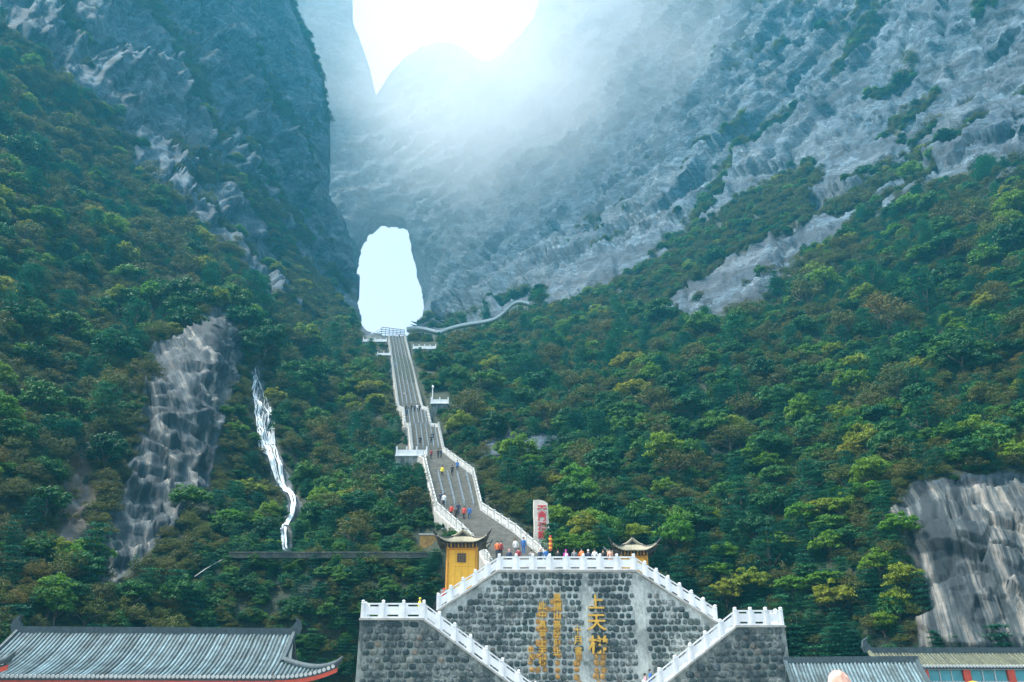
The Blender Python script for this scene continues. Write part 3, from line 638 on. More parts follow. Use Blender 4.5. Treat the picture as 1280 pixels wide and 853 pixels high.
wpoly = [(UL.x - 1.6, 0), (UL.x - 1.6, UL.z), (UL.x, UL.z), (xTL, ZH), (xTR, ZH), (UR.x, UR.z), (UR.x + 1.6, UR.z), (UR.x + 1.6, 0)]
MB().prism(wpoly, 0, 6.0).build('mortar_backing', M_mortar, wall)
MB().prism([(xTL - .1, ZH - .02), (xTR + .1, ZH - .02), (xTR + .1, ZH + .16), (xTL - .1, ZH + .16)], -0.18, 6.1).build('coping', M_conc, wall)
for (a, b) in (((UL.x, UL.z), (xTL - .1, ZH)), ((xTR + .1, ZH), (UR.x, UR.z))):
    MB().prism([(a[0], a[1] - .02), (b[0], b[1] - .02), (b[0], b[1] + .16), (a[0], a[1] + .16)], -0.17, 2.2).build('ramp_coping', M_conc, wall)
kx = lambda px, py=780: WV(px, py, YW).x
def ochre_strip(x, z):
    py = proj((x, YW, z))[1]; px = proj((x, YW, z))[0]
    for c, w_, y0, y1 in ((697, 6, 740, 850), (678, 6, 760, 846), (663.5, 4, 808, 840), (724, 5, 826, 870), (751, 6, 820, 870)):
        if abs(px - c) < w_ and y0 < py < y1: return M_goldrust
    return None
ip = [(UL.x + .3, 0.2), (UL.x + .3, UL.z - .1), (xTL + .1, ZH - .08), (xTR - .1, ZH - .08), (UR.x - .3, UR.z - .1), (UR.x - .3, 0.2)]
def inw(x, z):
    if not bool(inpoly(np.array([x]), np.array([z]), ip)[0]): return False
    if abs(x - xs1) < .36 or abs(x - xs2) < .2: return False
    return True
xs1, xs2 = kx(802), kx(733)
MB().box(xs1 - .34, -0.05, 0, xs1 + .34, 0.1, ZH - .1).build('pale_strip', M_mortar, wall)
MB().box(xs2 - .16, -0.045, 0, xs2 + .16, 0.1, ZH - .1).build('pale_strip', M_mortar, wall)
stones(wall, YW, inw, UL.x, UR.x, 0.4, ZH - .1, 0.56, 0.54, M_stone, 900, ochre_strip)
# gilded lettering
def char(ch, px, py, hpx, Y, mt, parent, name, bold=0.0, wsc=1.0, depth=0.05, font=None):
    c = bpy.data.curves.new('c', 'FONT'); c.body = ch; c.size = 1; c.extrude = 0.04; c.offset = bold; c.align_x = 'CENTER'
    o = bpy.data.objects.new('c', c); COL.objects.link(o); dg = bpy.context.evaluated_depsgraph_get()
    me = bpy.data.meshes.new_from_object(o.evaluated_get(dg)); bpy.data.objects.remove(o); bpy.data.curves.remove(c)
    vs_ = np.array([v.co for v in me.vertices]); lo, hi = vs_.min(0), vs_.max(0); cen = (lo + hi) / 2; hw = max(hi[1] - lo[1], (hi[0] - lo[0]) * .9)
    s_ = hpx * proj(WV(px, py, Y))[2] / F / hw
    for v in me.vertices: v.co = ((v.co.x - cen.x if False else v.co.x - cen[0]) * s_ * wsc, -(v.co.z) / 0.04 * depth, (v.co.y - cen[1]) * s_)
    me.name = name; me.update()
    p = WV(px, py, Y); o = link(name, me, mt, parent); o.location = p - parent.location if parent else p
    return o
for ch, px, py, h_ in (('上', 745, 752, 17), ('天', 746, 778, 19), ('梯', 748, 806, 22)): char(ch, px, py, h_, YW - .12, M_gold, wall, 'large_character', 0.012, 1.12, 0.07)
for i, ch in enumerate('莫謂山高空仰止'): char(ch, 696.5, 747 + i * 11.2, 9.6, YW - .12, M_gold, wall, 'small_character', 0.014)
for i, ch in enumerate('此中真有上天梯'): char(ch, 678, 757 + i * 11.6, 9.6, YW - .12, M_gold, wall, 'small_character', 0.014)
for i, ch in enumerate('十月'): char(ch, 722, 788 + i * 12.5, 10.5, YW - .12, M_gold, wall, 'small_character', 0.01)
char('書', 723, 813.5, 9.5, YW - .12, M_gold, wall, 'small_character', 0.01)
o = MB().box(-.26, -.1, -.26, .26, .05, .26).build('seal_mark', M_goldrust, wall); o.location = WV(723.5, 822, YW) - wall.location
for i, ch in enumerate('山人'): char(ch, 663.5, 812 + i * 9, 7, YW - .12, M_gold, wall, 'small_character', 0.01)

def ramp_block(label, name, pxa, pxb, pyl, pxc, pyc, side):
    A, B, C = WV(pxa, pyl, YF), WV(pxb, pyl, YF), WV(pxc, pyc, YF); C.z = C.z
    sl_ = (C.z - B.z) / (C.x - B.x); xe = B.x + (0 - B.z) / sl_
    root = empty(name, (B.x, YF, 0)); tag(root, label, 'wall', kind='thing')
    poly = [(A.x, 0), (A.x, B.z), (B.x, B.z), (xe, 0)]
    MB().prism([(x - B.x, z) for x, z in poly], 0, 2.95).build('mortar_backing', M_mortard, root)
    MB().prism([(x - B.x, z) for x, z in [(A.x - .06 * side, B.z - .03), (B.x, B.z - .03), (B.x, B.z + .13), (A.x - .06 * side, B.z + .13)]], -.14, 2.96).build('coping', M_conc, root)
    MB().prism([(x - B.x, z) for x, z in [(B.x, B.z - .03), (xe, -.03), (xe, .13), (B.x, B.z + .13)]], -.139, 2.94).build('ramp_coping', M_conc, root)
    lo, hi = min(A.x, xe), max(A.x, xe); pin = [(A.x + .1 * side, .1), (A.x + .1 * side, B.z - .06), (B.x, B.z - .06), (xe, .05)]
    stones(root, YF, lambda x, z: bool(inpoly(np.array([x]), np.array([z]), pin)[0]), lo, hi, 0.2, B.z - .05, 0.66, 0.54, M_stone2, 300, None)
    return A, B, C, xe
lA, lB, lC, lxe = ramp_block('mottled rubble block carrying the stair ramp beside the yellow pavilion', 'ramp_wall', 450, 529, 775, 634, 853, 1)
rA, rB, rC, rxe = ramp_block('mottled mossy rubble block carrying the stair ramp beside the tiled hall', 'ramp_wall', 981, 921, 784, 838, 851, -1)
y_ = 0.12
g1 = 'white balustrades of the terrace'
up16 = Vector((0, 0.06, 0.14))
balustrade('white marble balustrade along the top of the inscribed wall', [Vector((xTL, YW, ZH)) + up16, Vector((xTR, YW, ZH)) + up16], group=g1, nbays=[8])
balustrade('sloping white balustrade from wall top down past the yellow pavilion', [UL + up16, Vector((xTL, YW, ZH)) + up16], group=g1, nbays=[5], last=False)
balustrade('sloping white balustrade from wall top down toward the tiled halls', [Vector((xTR, YW, ZH)) + up16, UR + up16], group=g1, nbays=[7], first=False)
balustrade('white balustrade round the landing on the block beside the yellow pavilion', [Vector((lA.x + .15, YF + 2.8, lB.z)) + up16, Vector((lA.x + .15, YF, lB.z)) + up16, lB + up16], group=g1, nbays=[2, 3])
balustrade('white balustrade descending in front of the inscribed wall from the pavilion landing', [lB + up16, Vector((lxe, YF, 0)) + up16], group=g1, nbays=[11], first=False)
balustrade('white balustrade round the landing on the block beside the tiled hall', [rB + up16, Vector((rA.x - .15, YF, rB.z)) + up16, Vector((rA.x - .15, YF + 2.8, rB.z)) + up16], group=g1, nbays=[3, 2])
balustrade('white balustrade descending in front of the inscribed wall from the tiled hall landing', [Vector((rxe, YF, 0)) + up16, rB + up16], group=g1, nbays=[10], last=False)
fl = MB().box(UL.x - 1.5, YW + 2.9, 0, xTL, YW + 8.8, UL.z - .3).box(xTL, YW + 5.9, 0, xTR + 1, YW + 14, ZH - .01).box(xTR + 1, YW + 2.3, 0, xTR + 7, YW + 8, ZH - 2.6).build('terrace_core', M_conc); tag(fl, kind='structure')
plinth = MB().box(xTL + 1.2, YW + 1.3, ZH + .1, xTR - 1.0, YW + 7.5, ZH + .34).box(xTL + 1.4, YW + 1.6, ZH + .34, xTR - 1.2, YW + 7.5, ZH + .58).build('terrace_steps', M_steps); tag(plinth, 'low grey stone steps on the terrace behind the white balustrade', 'steps')

# ------------------------------------------------------------------ pavilions with upturned eaves
def pavilion(label, px, Y, z0, w, d, hwall, ov, window=True):
    x = WV(px, 700, Y).x; root = empty('pavilion', (x, Y, z0)); tag(root, label, 'pavilion')
    hw, hd = w / 2, d / 2
    MB().box(-hw - .5, -hd - .5, -4, hw + .5, hd + .5, 0).build('podium', M_conc, root)
    n_ = 4
    for i in range(n_):
        a = -hw + .12 + (w - .24) * i / n_; b = -hw + .12 + (w - .24) * (i + 1) / n_
        MB().box(a + .012, -hd + .02 + .01 * (i % 2), 0, b - .012, -hd + .09, hwall * .56).build('wall_board', M_yellow, root)
        MB().box(a + .012, -hd + .02 + .01 * (i % 2), hwall * .56 + .02, b - .012, -hd + .09, hwall).build('wall_board', M_yellow, root)
    MB().box(-hw + .1, -hd + .09, 0, hw - .1, hd - .05, hwall).build('wall', M_yellowd, root)
    for sx in (-1, 1):
        for yy in (-hd, hd): MB().tube([(sx * hw, yy, -.05), (sx * hw, yy, hwall + .15)], .13, 8).build('column', M_yellowd, root)
    MB().box(-hw - .1, -hd - .1, hwall - .16, hw + .1, -hd + .011, hwall + .04).build('beam', M_yellowd, root)
    if window:
        wi = MB().box(-.44, -hd - .045, hwall * .66, .36, -hd + .05, hwall * .66 + .8).build('window', M_darkwood, root)
        for k in range(5):
            MB().box(-.44 + .2 * k - .02, -hd - .08, hwall * .66, -.44 + .2 * k + .02, -hd - .04, hwall * .66 + .8).build('window_bar', M_lattice, wi)
            MB().box(-.44, -hd - .075, hwall * .66 + .2 * k - .02, .36, -hd - .05, hwall * .66 + .2 * k + .02).build('window_bar', M_lattice, wi)
    # bracket zone
    MB().quadstrip([[(-hw - o_, -hd - o_, z), (hw + o_, -hd - o_, z), (hw + o_, hd + o_, z), (-hw - o_, hd + o_, z)] for o_, z in ((.0, hwall), (.25, hwall + .3), (.7, hwall + .52))]).build('bracket_frieze', M_darkwood, root)
    for k in range(9):
        xx = -hw + w * k / 8; MB().box(xx - .05, -hd - .55, hwall + .08, xx + .05, -hd - .05, hwall + .46).build('bracket', M_yellowd if k % 2 else M_lattice, root)
    zi, ze = hwall + 1.15, hwall + .42
    def P(s_, t, side, off=0.0):
        hx, hy = (hw * .62) + t * (hw * .38 + ov), (hd * .62) + t * (hd * .38 + ov)
        lift = .78 * abs(s_) ** 5 * t ** 2; ex = .38 * abs(s_) ** 6 * t
        z = zi - (zi - ze) * (1 - (1 - t) ** 1.7) + lift + off
        X, Yy = s_ * (hx + ex), -(hy + ex)
        if side == 0: return (X, Yy, z)
        if side == 2: return (-X, -Yy, z)
        X2, Y2 = s_ * (hy + ex), (hx + ex)
        return (Y2, X2, z) if side == 1 else (-Y2, -X2, z)
    top = MB(); tiles = MB(); S_, T_ = 24, 6
    for side in range(4):
        b0 = len(top.v)
        for i in range(S_ + 1):
            for j in range(T_ + 1): top.v.append(P(-1 + 2 * i / S_, j / T_, side))
        for i in range(S_):
            for j in range(T_): k = b0 + i * (T_ + 1) + j; top.f.append((k, k + 1, k + T_ + 2, k + T_ + 1))
        b0 = len(top.v)
        for i in range(S_ + 1):
            for j in range(T_ + 1): top.v.append(P(-1 + 2 * i / S_, j / T_, side, -.16))
        for i in range(S_):
            for j in range(T_): k = b0 + i * (T_ + 1) + j; top.f.append((k, k + T_ + 1, k + T_ + 2, k + 1))
        for i in range(21):
            s_ = -.94 + 1.88 * i / 20; tiles.tube([P(s_, j / 5, side, .03) for j in range(6)], .075, 5)
    roof = top.build('roof', M_darkwood, root, True); tiles.build('roof_tiles', M_tilebuff, roof, True)['kind'] = 'stuff'
    for k, sx in ((0, -1), (0, 1), (2, -1), (2, 1)):
        MB().tube([P(sx, j / 6, k, .06) for j in range(7)] + [tuple(Vector(P(sx, 1, k, .06)) + Vector((sx * .18 * (1 if k == 0 else -1), -.18 if k == 0 else .18, .32)))], [.12] * 6 + [.1, .03], 6).build('hip_ridge', M_darkwood, roof, True)
    # gabled top: ridge runs front to back
    gx, gy, za = hw * .70, hd * .66, hwall + 1.72
    def G(s_, yy, off=0): return (s_ * gx * 1.12, yy, za - (za - zi + .06) * (1 - (1 - abs(s_)) ** 1.5) + off)
    MB().prism([(-gx * .95, zi - .1), (gx * .95, zi - .1), (0, za - .1)], -gy + .12, gy - .12).build('gable', M_darkwood, roof)
    gt = MB()
    for sx in (-1, 1):
        gt.quadstrip([[G(sx * t, -gy, .0), G(sx * t, gy, .0), G(sx * t, gy, -.12), G(sx * t, -gy, -.12)] for t in (0, .2, .4, .6, .8, 1.0)])
        for k in range(9):
            yy = -gy + 2 * gy * k / 8; gt.tube([G(sx * t, yy, .03) for t in (0.02, .25, .5, .75, 1.0)], .075, 5)
    gt.build('upper_roof', M_tilebuff, roof, True)
    for sx in (-1, 1): MB().tube([G(sx * t, -gy - .02, .08) for t in (0, .25, .5, .75, 1.0)], .1, 6).build('verge_ridge', M_tilebuff, roof)
    MB().box(-.11, -gy - .08, za - .02, .11, gy + .08, za + .22).build('ridge', M_darkwood, roof)
    return root
zp = WV(575, 686, 76.5).z
pavilion('bright yellow walled pavilion with curved buff tiled roof and upturned eaves', 578.5, 77.6, zp - 3.75, 2.7, 2.5, 3.75, .85)
zp2 = WV(790, 697, 80).z
pavilion('pavilion with ochre walls mostly hidden behind the white balustrade', 790.5, 80.5, zp2 - 3.3, 2.45, 2.3, 3.3, 0.75, False)

# ------------------------------------------------------------------ stele, posts, parasol, small wall
p = WV(677, 676, 91); root = empty('stele', p); tag(root, 'tall pale stone stele with red characters above the bright shrubs', 'stele')
k = proj(p)[2] / F; outl = [(-10.5, -14), (-9.6, 20), (-10.2, 34), (-9.8, 50), (-3, 50.5), (4, 49), (8.4, 46), (9, 30), (10.2, 12), (10.8, -14)]
MB().quadstrip([[(x * k * s_, y2, z * k) for x, z in outl] for s_, y2 in ((.93, -.42), (1.0, -.32), (1.0, .28), (.93, .38))]).build('slab', M_stele, root)
for ch, py, h_ in (('天', 637, 10.5), ('門', 647, 9), ('洞', 658, 10), ('開', 669, 9)): char(ch, 677.5, py, h_, 91 - .44, M_redlet, root, 'red_character', 0.03, 1.1)
p = WV(688.5, 696, 80); root = empty('banner_pole', p); tag(root, 'slim post with red and orange banner beside the stele', 'banner pole')
MB().tube([(0, 0, -2), (0, 0, 2.1)], .05, 8).build('pole', M_darkwood, root); MB().tube([(0, 0, .55), (0, 0, .8), (.02, 0, 1.5), (0, 0, 2.05)], [.12, .17, .15, .10], 8).build('banner', M_red, root)
for z in (.75, 1.15, 1.6): MB().tube([(0, 0, z), (0, 0, z + .16)], .18, 8).build('orange_band', M_yellow, root)
p = WV(536, 690, 93); root = empty('masonry_block', p); tag(root, 'small ochre masonry block with a capping slab beside the stairway', 'masonry block')
MB().box(-1.0, -.6, -1.5, 1.0, .6, 1.75).build('body', M_goldrust, root); MB().box(-1.12, -.72, 1.752, 1.12, .72, 1.95).build('capping', M_conc, root)

lw = [WV(px, 690.5, 86.5) for px in range(286, 556, 18)]; root = empty('low_wall', lw[0]); tag(root, 'long low stone wall along the top of the overgrown bank', 'wall', kind='thing'); q0 = lw[0]
MB().quadstrip([[p - q0 + Vector((0, 0, -.6)), p - q0 + Vector((0, .5, -.6)), p - q0 + Vector((0, .5, -.1)), p - q0 + Vector((0, 0, -.1))] for p in lw]).build('wall', M_lowwall, root)
MB().quadstrip([[p - q0 + Vector((0, -.08, -.1)), p - q0 + Vector((0, .6, -.1)), p - q0 + Vector((0, .6, .06)), p - q0 + Vector((0, -.08, .06))] for p in lw]).build('coping', M_lowwall, root)
# ------------------------------------------------------------------ viewing platforms beside the upper flights
def outlook(label, pa, pb, Y, hpx, wallh, depth=3.0, sh=None, fwd=4.5):
    Y = min(terr(sh, (pa[0] + pb[0]) / 2 + d_, pa[1] + 4).y for d_ in (-8, 0, 8)) - fwd
    a, b = WV(*pa, Y), WV(*pb, Y); zt = (a.z + b.z) / 2; root = empty('viewing_platform', (a.x, Y, zt)); tag(root, label, 'viewing platform'); w = b.x - a.x
    k = proj(a)[2] / F; rh = hpx * k
    MB().prism([(0, -wallh), (w, -wallh), (w + .05, -.02), (-.05, -.02)], 0, depth).build('stone_base', M_conc2, root)
    MB().box(-.2, -.2, -.02, w + .2, depth + .2, .16).build('deck', M_white, root)
    n_ = max(2, int(w / 1.5))
    for i in range(n_ + 1):
        x = w * i / n_; MB().box(x - .11, -.12, .16, x + .11, .1, rh * 1.25).build('post', M_white, root)
    for i in range(n_): MB().box(w * i / n_ + .11, -.06, .2, w * (i + 1) / n_ - .11, .04, rh * .82).build('panel', M_white, root)
    return root
M_conc2 = wall_material('grey_rubble', [(0, (0.09, 0.12, 0.12)), (1, (0.22, 0.24, 0.22))], 0, 0.7)
outlook('white railed viewing platform on a stone base beside the middle flight', (495.5, 570), (533, 571), 124.5, 10, 7.5, sh=SL)
OUT2 = outlook('small white railed platform among trees beside the upper flight', (539, 505), (560, 505), 172, 7, 4, sh=SR)
outlook('long white railed terrace below the arch on the walkway side', (516.5, 436), (544.5, 437), 236, 5, 3.2, 4, sh=SR)
outlook('white railed terrace below the arch on the waterfall side', (454, 427), (483, 428), 238, 4.5, 3.5, 4, sh=SL)
outlook('lower short white railed terrace below the arch', (472, 444), (487, 445), 226, 4, 2.5, 3, sh=SL)
p = WV(540.5, 498, OUT2.location.y + 1); root = empty('lamp_post', p); tag(root, 'slim pale lamp post on the small platform by the upper flight', 'lamp post')
MB().tube([(0, 0, -2), (0, 0, 2.3)], .1, 6).build('pole', M_white, root); MB().tube([(0, 0, 2.2), (0, 0, 2.45), (0, 0, 2.8)], [.12, .28, .1], 8).build('lamp_head', M_white, root)
# steel lattice at the head of the stairs
root = empty('steel_lattice', WV(487, 419, 245)); tag(root, 'pale steel lattice railing at the head of the stairs under the arch', 'lattice'); k = proj(root.location)[2] / F
def lp(px, py): return ((px - 487) * k, 0, (419 - py) * k)
for py0, py1, xa in ((408, 412, 477), (411, 414, 475), (414, 416, 474), (417, 418, 474)): MB().tube([lp(xa, py0), lp(505.5, py1)], .13, 5).build('rail', M_steel, root)
for i in range(7): x = 477 + i * 4.7; MB().tube([lp(x, 408 + (x - 477) * .14), lp(x, 421)], .1, 5).build('upright', M_steel, root)
MB().tube([lp(464, 418), lp(477, 408)], .15, 5).build('brace', M_steel, root); MB().tube([lp(466, 419), lp(477, 413)], .1, 5).build('brace', M_steel, root)
MB().box(*(lp(458, 423)[0], 0.4, lp(458, 423)[2] - 2), lp(508, 419)[0], 5, lp(508, 419)[2]).build('head_landing', M_conc, root)
# walkway clinging to the cliff
wpx = [(507, 413, 250), (517, 411.5, 258), (531, 412, 262), (549, 418, 262), (558, 413, 264), (580, 407, 268), (612, 403, 272), (625, 397, 274), (636, 386, 277), (642, 380, 279), (651, 378, 281), (663, 382, 284)]
pts = [WV(*q) for q in wpx]; fine_ = []
for a, b in zip(pts[:-1], pts[1:]): fine_ += [a.lerp(b, t / 4) for t in range(4)]
fine_.append(pts[-1]); fine_ = [sum((fine_[max(0, min(len(fine_) - 1, i + d))] for d in (-2, -1, 0, 1, 2)), Vector()) / 5 for i in range(len(fine_))]
root = empty('cliff_walkway', fine_[0]); tag(root, 'thin white railed walkway winding along the foot of the hazy cliff', 'walkway'); o0 = fine_[0]
MB().quadstrip([[p - o0 + Vector((0, -.9, -.35)), p - o0 + Vector((0, 1.2, -.35)), p - o0 + Vector((0, 1.2, 0)), p - o0 + Vector((0, -.9, 0))] for p in fine_]).build('deck', M_whiteworn, root)
MB().quadstrip([[p - o0 + Vector((0, -.92, 0)), p - o0 + Vector((0, -.75, 0)), p - o0 + Vector((0, -.75, .75)), p - o0 + Vector((0, -.92, .75))] for p in fine_]).build('parapet', M_white, root)
for i in range(3, len(fine_), 5): q = fine_[i] - o0; MB().tube([q + Vector((0, .2, -.3)), q + Vector((0, .2, -6.5))], .22, 6).build('pier', M_whiteworn, root)

# ------------------------------------------------------------------ tiled halls
def tile_row_pts(x, t0, prof, lift, steps=9):
    return [(x, *prof(t0 + (1 - t0) * j / steps, lift)) for j in range(steps + 1)]
def row_mesh(pts, r_=.085):
    rings = []; 
    for j in range(len(pts) - 1):
        a, b = Vector(pts[j]), Vector(pts[j + 1])
        for c, rr in ((a.lerp(b, .02), r_ * .86), (a.lerp(b, .98), r_)):
            rings.append([c + Vector((math.cos(q) * rr, 0, math.sin(q) * rr)) for q in (0, .8, 1.57, 2.34, 3.14)])
    mb = MB(); mb.quadstrip(rings, False, False); b0 = len(mb.v) - 5; mb.f.append((b0, b0 + 1, b0 + 2, b0 + 3, b0 + 4)); return mb.me('tile_row')
def tiled_hall(name, label, loc, rz, x0, x1, yr, zr, ye, ze, mt, pitch=.225, skirt_r=0, skirt_l=0, sag=.28, wall_z=-5, ends=(True, True), fascia=M_red, back=True, verge=(True, True), fas=(-.12, -.36)):
    root = empty(name, loc, rz); tag(root, label, 'hall')
    def prof(t, lift=0): return (yr + (ye - yr) * t - .25 * lift, zr + (ze - zr) * t - sag * math.sin(math.pi * t) + lift * t ** 3)
    roof = MB(); xs = [x0 + (x1 - x0) * i / 12 for i in range(13)]
    roof.quadstrip([[(x, *prof(j / 8)) for j in range(9)] + [(x, prof(j / 8)[0], prof(j / 8)[1] - .18) for j in range(8, -1, -1)] for x in (x0, x1)])
    if back: roof.quadstrip([[(x, 2 * yr - prof(j / 8)[0], prof(j / 8)[1]) for j in range(9)] + [(x, 2 * yr - prof(j / 8)[0], prof(j / 8)[1] - .18) for j in range(8, -1, -1)] for x in (x0, x1)])
    rf = roof.build('roof', M_tiledark, root)
    rm = row_mesh(tile_row_pts(0, 0.0, prof, 0, 14)); rm.materials.append(mt); nrow = int((x1 - x0) / pitch)
    em = MB().tube([(0, ye - .02, prof(1)[1] + .02), (0, ye - .07, prof(1)[1] + .015)], .1, 8).me('tile_end'); em.materials.append(M_plaster)
    for i in range(nrow + 1):
        x = x0 + (x1 - x0) * i / nrow; o = link('tile_row', rm, None, rf, (x, 0, .02)); o.rotation_euler = (0, random.uniform(-.004, .004), 0); o.location.z = .02 + random.uniform(-.015, .02); o.location.x += random.uniform(-.018, .018)
        link('tile_end', em, None, rf, (x, 0, 0))
    for sgn, ext, xb in ((1, skirt_r, x1), (-1, skirt_l, x0)):
        if not ext: continue
        hip = []; K = int(ext / pitch); sk = []
        for i in range(K + 1):
            u = i / K; x = xb + sgn * ext * u; t0 = .55 + .45 * u; lf = .62 * u ** 2.4
            y1_, z1_ = prof(t0, lf); hip.append((x, y1_ + .0, z1_ + .1)); sk.append([(x, *prof(t0 + (1 - t0) * j / 6, lf)) for j in range(7)])
            if i < K:
                me = row_mesh(tile_row_pts(x, t0, prof, lf, 6)); me.materials.append(mt); link('tile_row', me, None, rf, (0, 0, .02))
                link('tile_end', em, None, rf, (x, prof(1, lf)[0] - ye, prof(1, lf)[1] - prof(1)[1]))
        b = MB(); b.quadstrip([s_ + [(q[0], q[1], q[2] - .15) for q in s_[::-1]] for s_ in sk]); b.build('skirt_roof', M_tiledark, rf)
        tip = Vector(hip[-1]) + Vector((sgn * .25, -.05, .3))
        MB().tube(hip + [tip], [.2] * (len(hip) - 1) + [.17, .05], 8).build('hip_ridge', M_tiledark, rf, True)
        MB().quadstrip([[(xb + sgn * ext * u, prof(1, .62 * u ** 2.4)[0] + .02, prof(1, .62 * u ** 2.4)[1] + dz) for dz in (-.12, -.36)] + [(xb + sgn * ext * u, prof(1, .62 * u ** 2.4)[0] + .1, prof(1, .62 * u ** 2.4)[1] + dz) for dz in (-.36, -.12)] for u in [q / 8 for q in range(9)]]).build('fascia', fascia, root)
        # gable wall above the skirt
        MB().prism([(xb - .3 * sgn, prof(.55)[1] - .3), (xb - .3 * sgn + .2 * sgn, prof(.55)[1] - .3), (xb - .3 * sgn + .2 * sgn, zr - .3), (xb - .3 * sgn, zr - .3)], yr - (yr - ye) * .1, yr + (yr - ye) * .1).build('gable', M_plaster, root)
    MB().box(x0, ye + .02, prof(1)[1] + fas[1], x1, ye + .1, prof(1)[1] + fas[0]).build('fascia', fascia, root)
    MB().box(x0 - .1, yr - .16, zr - .05, x1 + .1, yr + .16, zr + .34).build('ridge', M_tiledark, rf)
    for xx, e, vv, sk in ((x0, ends[0], verge[0], skirt_l), (x1, ends[1], verge[1], skirt_r)):
        if vv:
            tm = .6 if sk else 1.0; MB().tube([(xx, *[a + b for a, b in zip(prof(tm * j / 8), (0, .1))]) for j in range(9)], .15, 6).build('verge_ridge', M_tiledark if mt is not M_tilemoss else M_tilemoss, rf)
        if e:
            s_ = 1 if xx == x1 else -1
            MB().prism([(xx - .25 * s_, zr), (xx + .3 * s_, zr), (xx + .42 * s_, zr + .35), (xx + .3 * s_, zr + .8), (xx - .05 * s_, zr + 1.0), (xx + .08 * s_, zr + .72), (xx - .12 * s_, zr + .45)], yr - .15, yr + .15).build('ridge_ornament', M_tiledark, rf)
    MB().box(x0 + .3, ye + 1.1, wall_z, x1 - .3, 2 * yr - ye - 1.1, ze + .35).build('wall', M_plaster, root)
    nc = max(2, int((x1 - x0) / 3.2))
    for i in range(nc + 1):
        x = x0 + .5 + (x1 - x0 - 1) * i / nc; MB().tube([(x, ye + .8, wall_z), (x, ye + .8, ze - .1)], .16, 8).build('column', M_red, root)
    return root
q = WV(197, 792, 50.4)
tiled_hall('tiled_hall', 'long hall with blue-grey tiled roof and upturned red eave beneath the overgrown bank', q, R(4.5), -7.95, 7.95, 0, 0, -4.7, -2.5, M_tileblue, skirt_r=3.3, wall_z=-q.z, verge=(True, True))
q = WV(-66, 800, 42)
tiled_hall('tiled_hall', 'low wing roof with a hip ridge running down in front of the long hall', q, R(0), -7, 0.6, 0, 0, -3.2, -1.75, M_tileblue, skirt_r=4.6, wall_z=-q.z, ends=(True, False))
q = WV(1036, 828, 57)
tiled_hall('tiled_hall', 'hall with dark blue tiled roof beside the mossy rubble ramp block', q, R(-8), -2.75, 5.5, 0, 0, -5.2, -3.4, M_tileblue, wall_z=-q.z, ends=(False, False), sag=.35)
q = WV(1086, 816, 60.0); r2 = tiled_hall('tiled_hall', 'hall with mossy tiled roof over a row of teal windows and red columns', q, R(1.0), 0, 16.5, 0, 0, -1.6, -.95, M_tilemoss, sag=.08, fas=(-.08, -.2), wall_z=-q.z, ends=(True, False), fascia=M_plaster)
lowr = MB(); cw = [(1106, 843), (1156, 843), (1209, 843), (1265, 843), (1318, 843), (1372, 843)]
xx = [(WV(px, 843, 58.6).x - q.x) for px, _ in cw]
for i, x in enumerate(xx): MB().box(x - .24, -1.5, -3.2, x + .24, -1.15, -1.14).build('window_pier', M_red, r2)
for i in range(len(xx) - 1):
    a, b = xx[i] + .24, xx[i + 1] - .24
    for j in range(3):
        x0_, x1_ = a + (b - a) * j / 3 + .03, a + (b - a) * (j + 1) / 3 - .03
        wv_ = MB().box(x0_, -1.31, -1.85, x1_, -1.25, -1.16).build('window', M_window, r2); MB().box(x0_ - .03, -1.35, -1.85, x0_ + .03, -1.29, -1.16).build('mullion', M_plaster, wv_)
MB().box(xx[0] - .3, -1.43, -1.97, xx[-1] + .3, -1.05, -1.86).build('window_sill', M_plaster, r2)
MB().box(xx[0] - .35, -1.23, -3.5, 16.2, -.6, -.95).build('window_wall', M_plaster, r2)
def prof2(t, lift=0): return (-1.4 - 3.4 * t, -1.95 - 2.0 * t - .2 * math.sin(math.pi * t))
rm = row_mesh(tile_row_pts(0, 0, prof2, 0, 12)); rm.materials.append(M_tileblue)
lf_ = MB().quadstrip([[(x, *prof2(j / 6)) for j in range(7)] + [(x, prof2(j / 6)[0], prof2(j / 6)[1] - .15) for j in range(6, -1, -1)] for x in (xx[0] - 1.2, 16.4)]).build('lower_roof', M_tiledark, r2)
for i in range(int(17.0 / .225)):
    x = xx[0] - 1.2 + i * .225
    if x < 16.4: link('tile_row', rm, None, lf_, (x, 0, .02))
p = WV(1050, 853, 45); root = MB()
rings = []
for t, rx, ry in ((-p.z, .75, .45), (-2, .72, .42), (-.6, .66, .38), (0, .62, .35), (.28, .52, .3), (.46, .34, .2), (.54, .1, .06)):
    rings.append([(rx * math.cos(a) + .12 * max(0, -t) * 0 - .10 * max(0, t), ry * math.sin(a), t + .05 * math.sin(3 * a) + random.uniform(-.04, .04)) for a in [2 * math.pi * i / 12 for i in range(12)]])
rings = [[(x * random.uniform(.93, 1.05), y * random.uniform(.93, 1.05), z) for x, y, z in r_] for r_ in rings]
o = root.quadstrip(rings).build('standing_stone', M_pinkstone, None, False, p); tag(o, 'tall pinkish standing stone rising before the dark blue roof', 'standing stone')
p = WV(1217, 856, 50); o = MB().quadstrip([[(r_ * math.cos(a), r_ * .6 * math.sin(a), z) for a in [2 * math.pi * i / 12 for i in range(12)]] for r_, z in ((.06, -p.z), (.06, -.35), (.34, -.2), (.42, 0), (.3, .14), (.05, .2))]).build('rounded_top', M_yellow, None, True, p); tag(o, 'orange rounded top poking up before the lower tiled eave', 'rounded_top')  # small orange rounded top on a slim pole

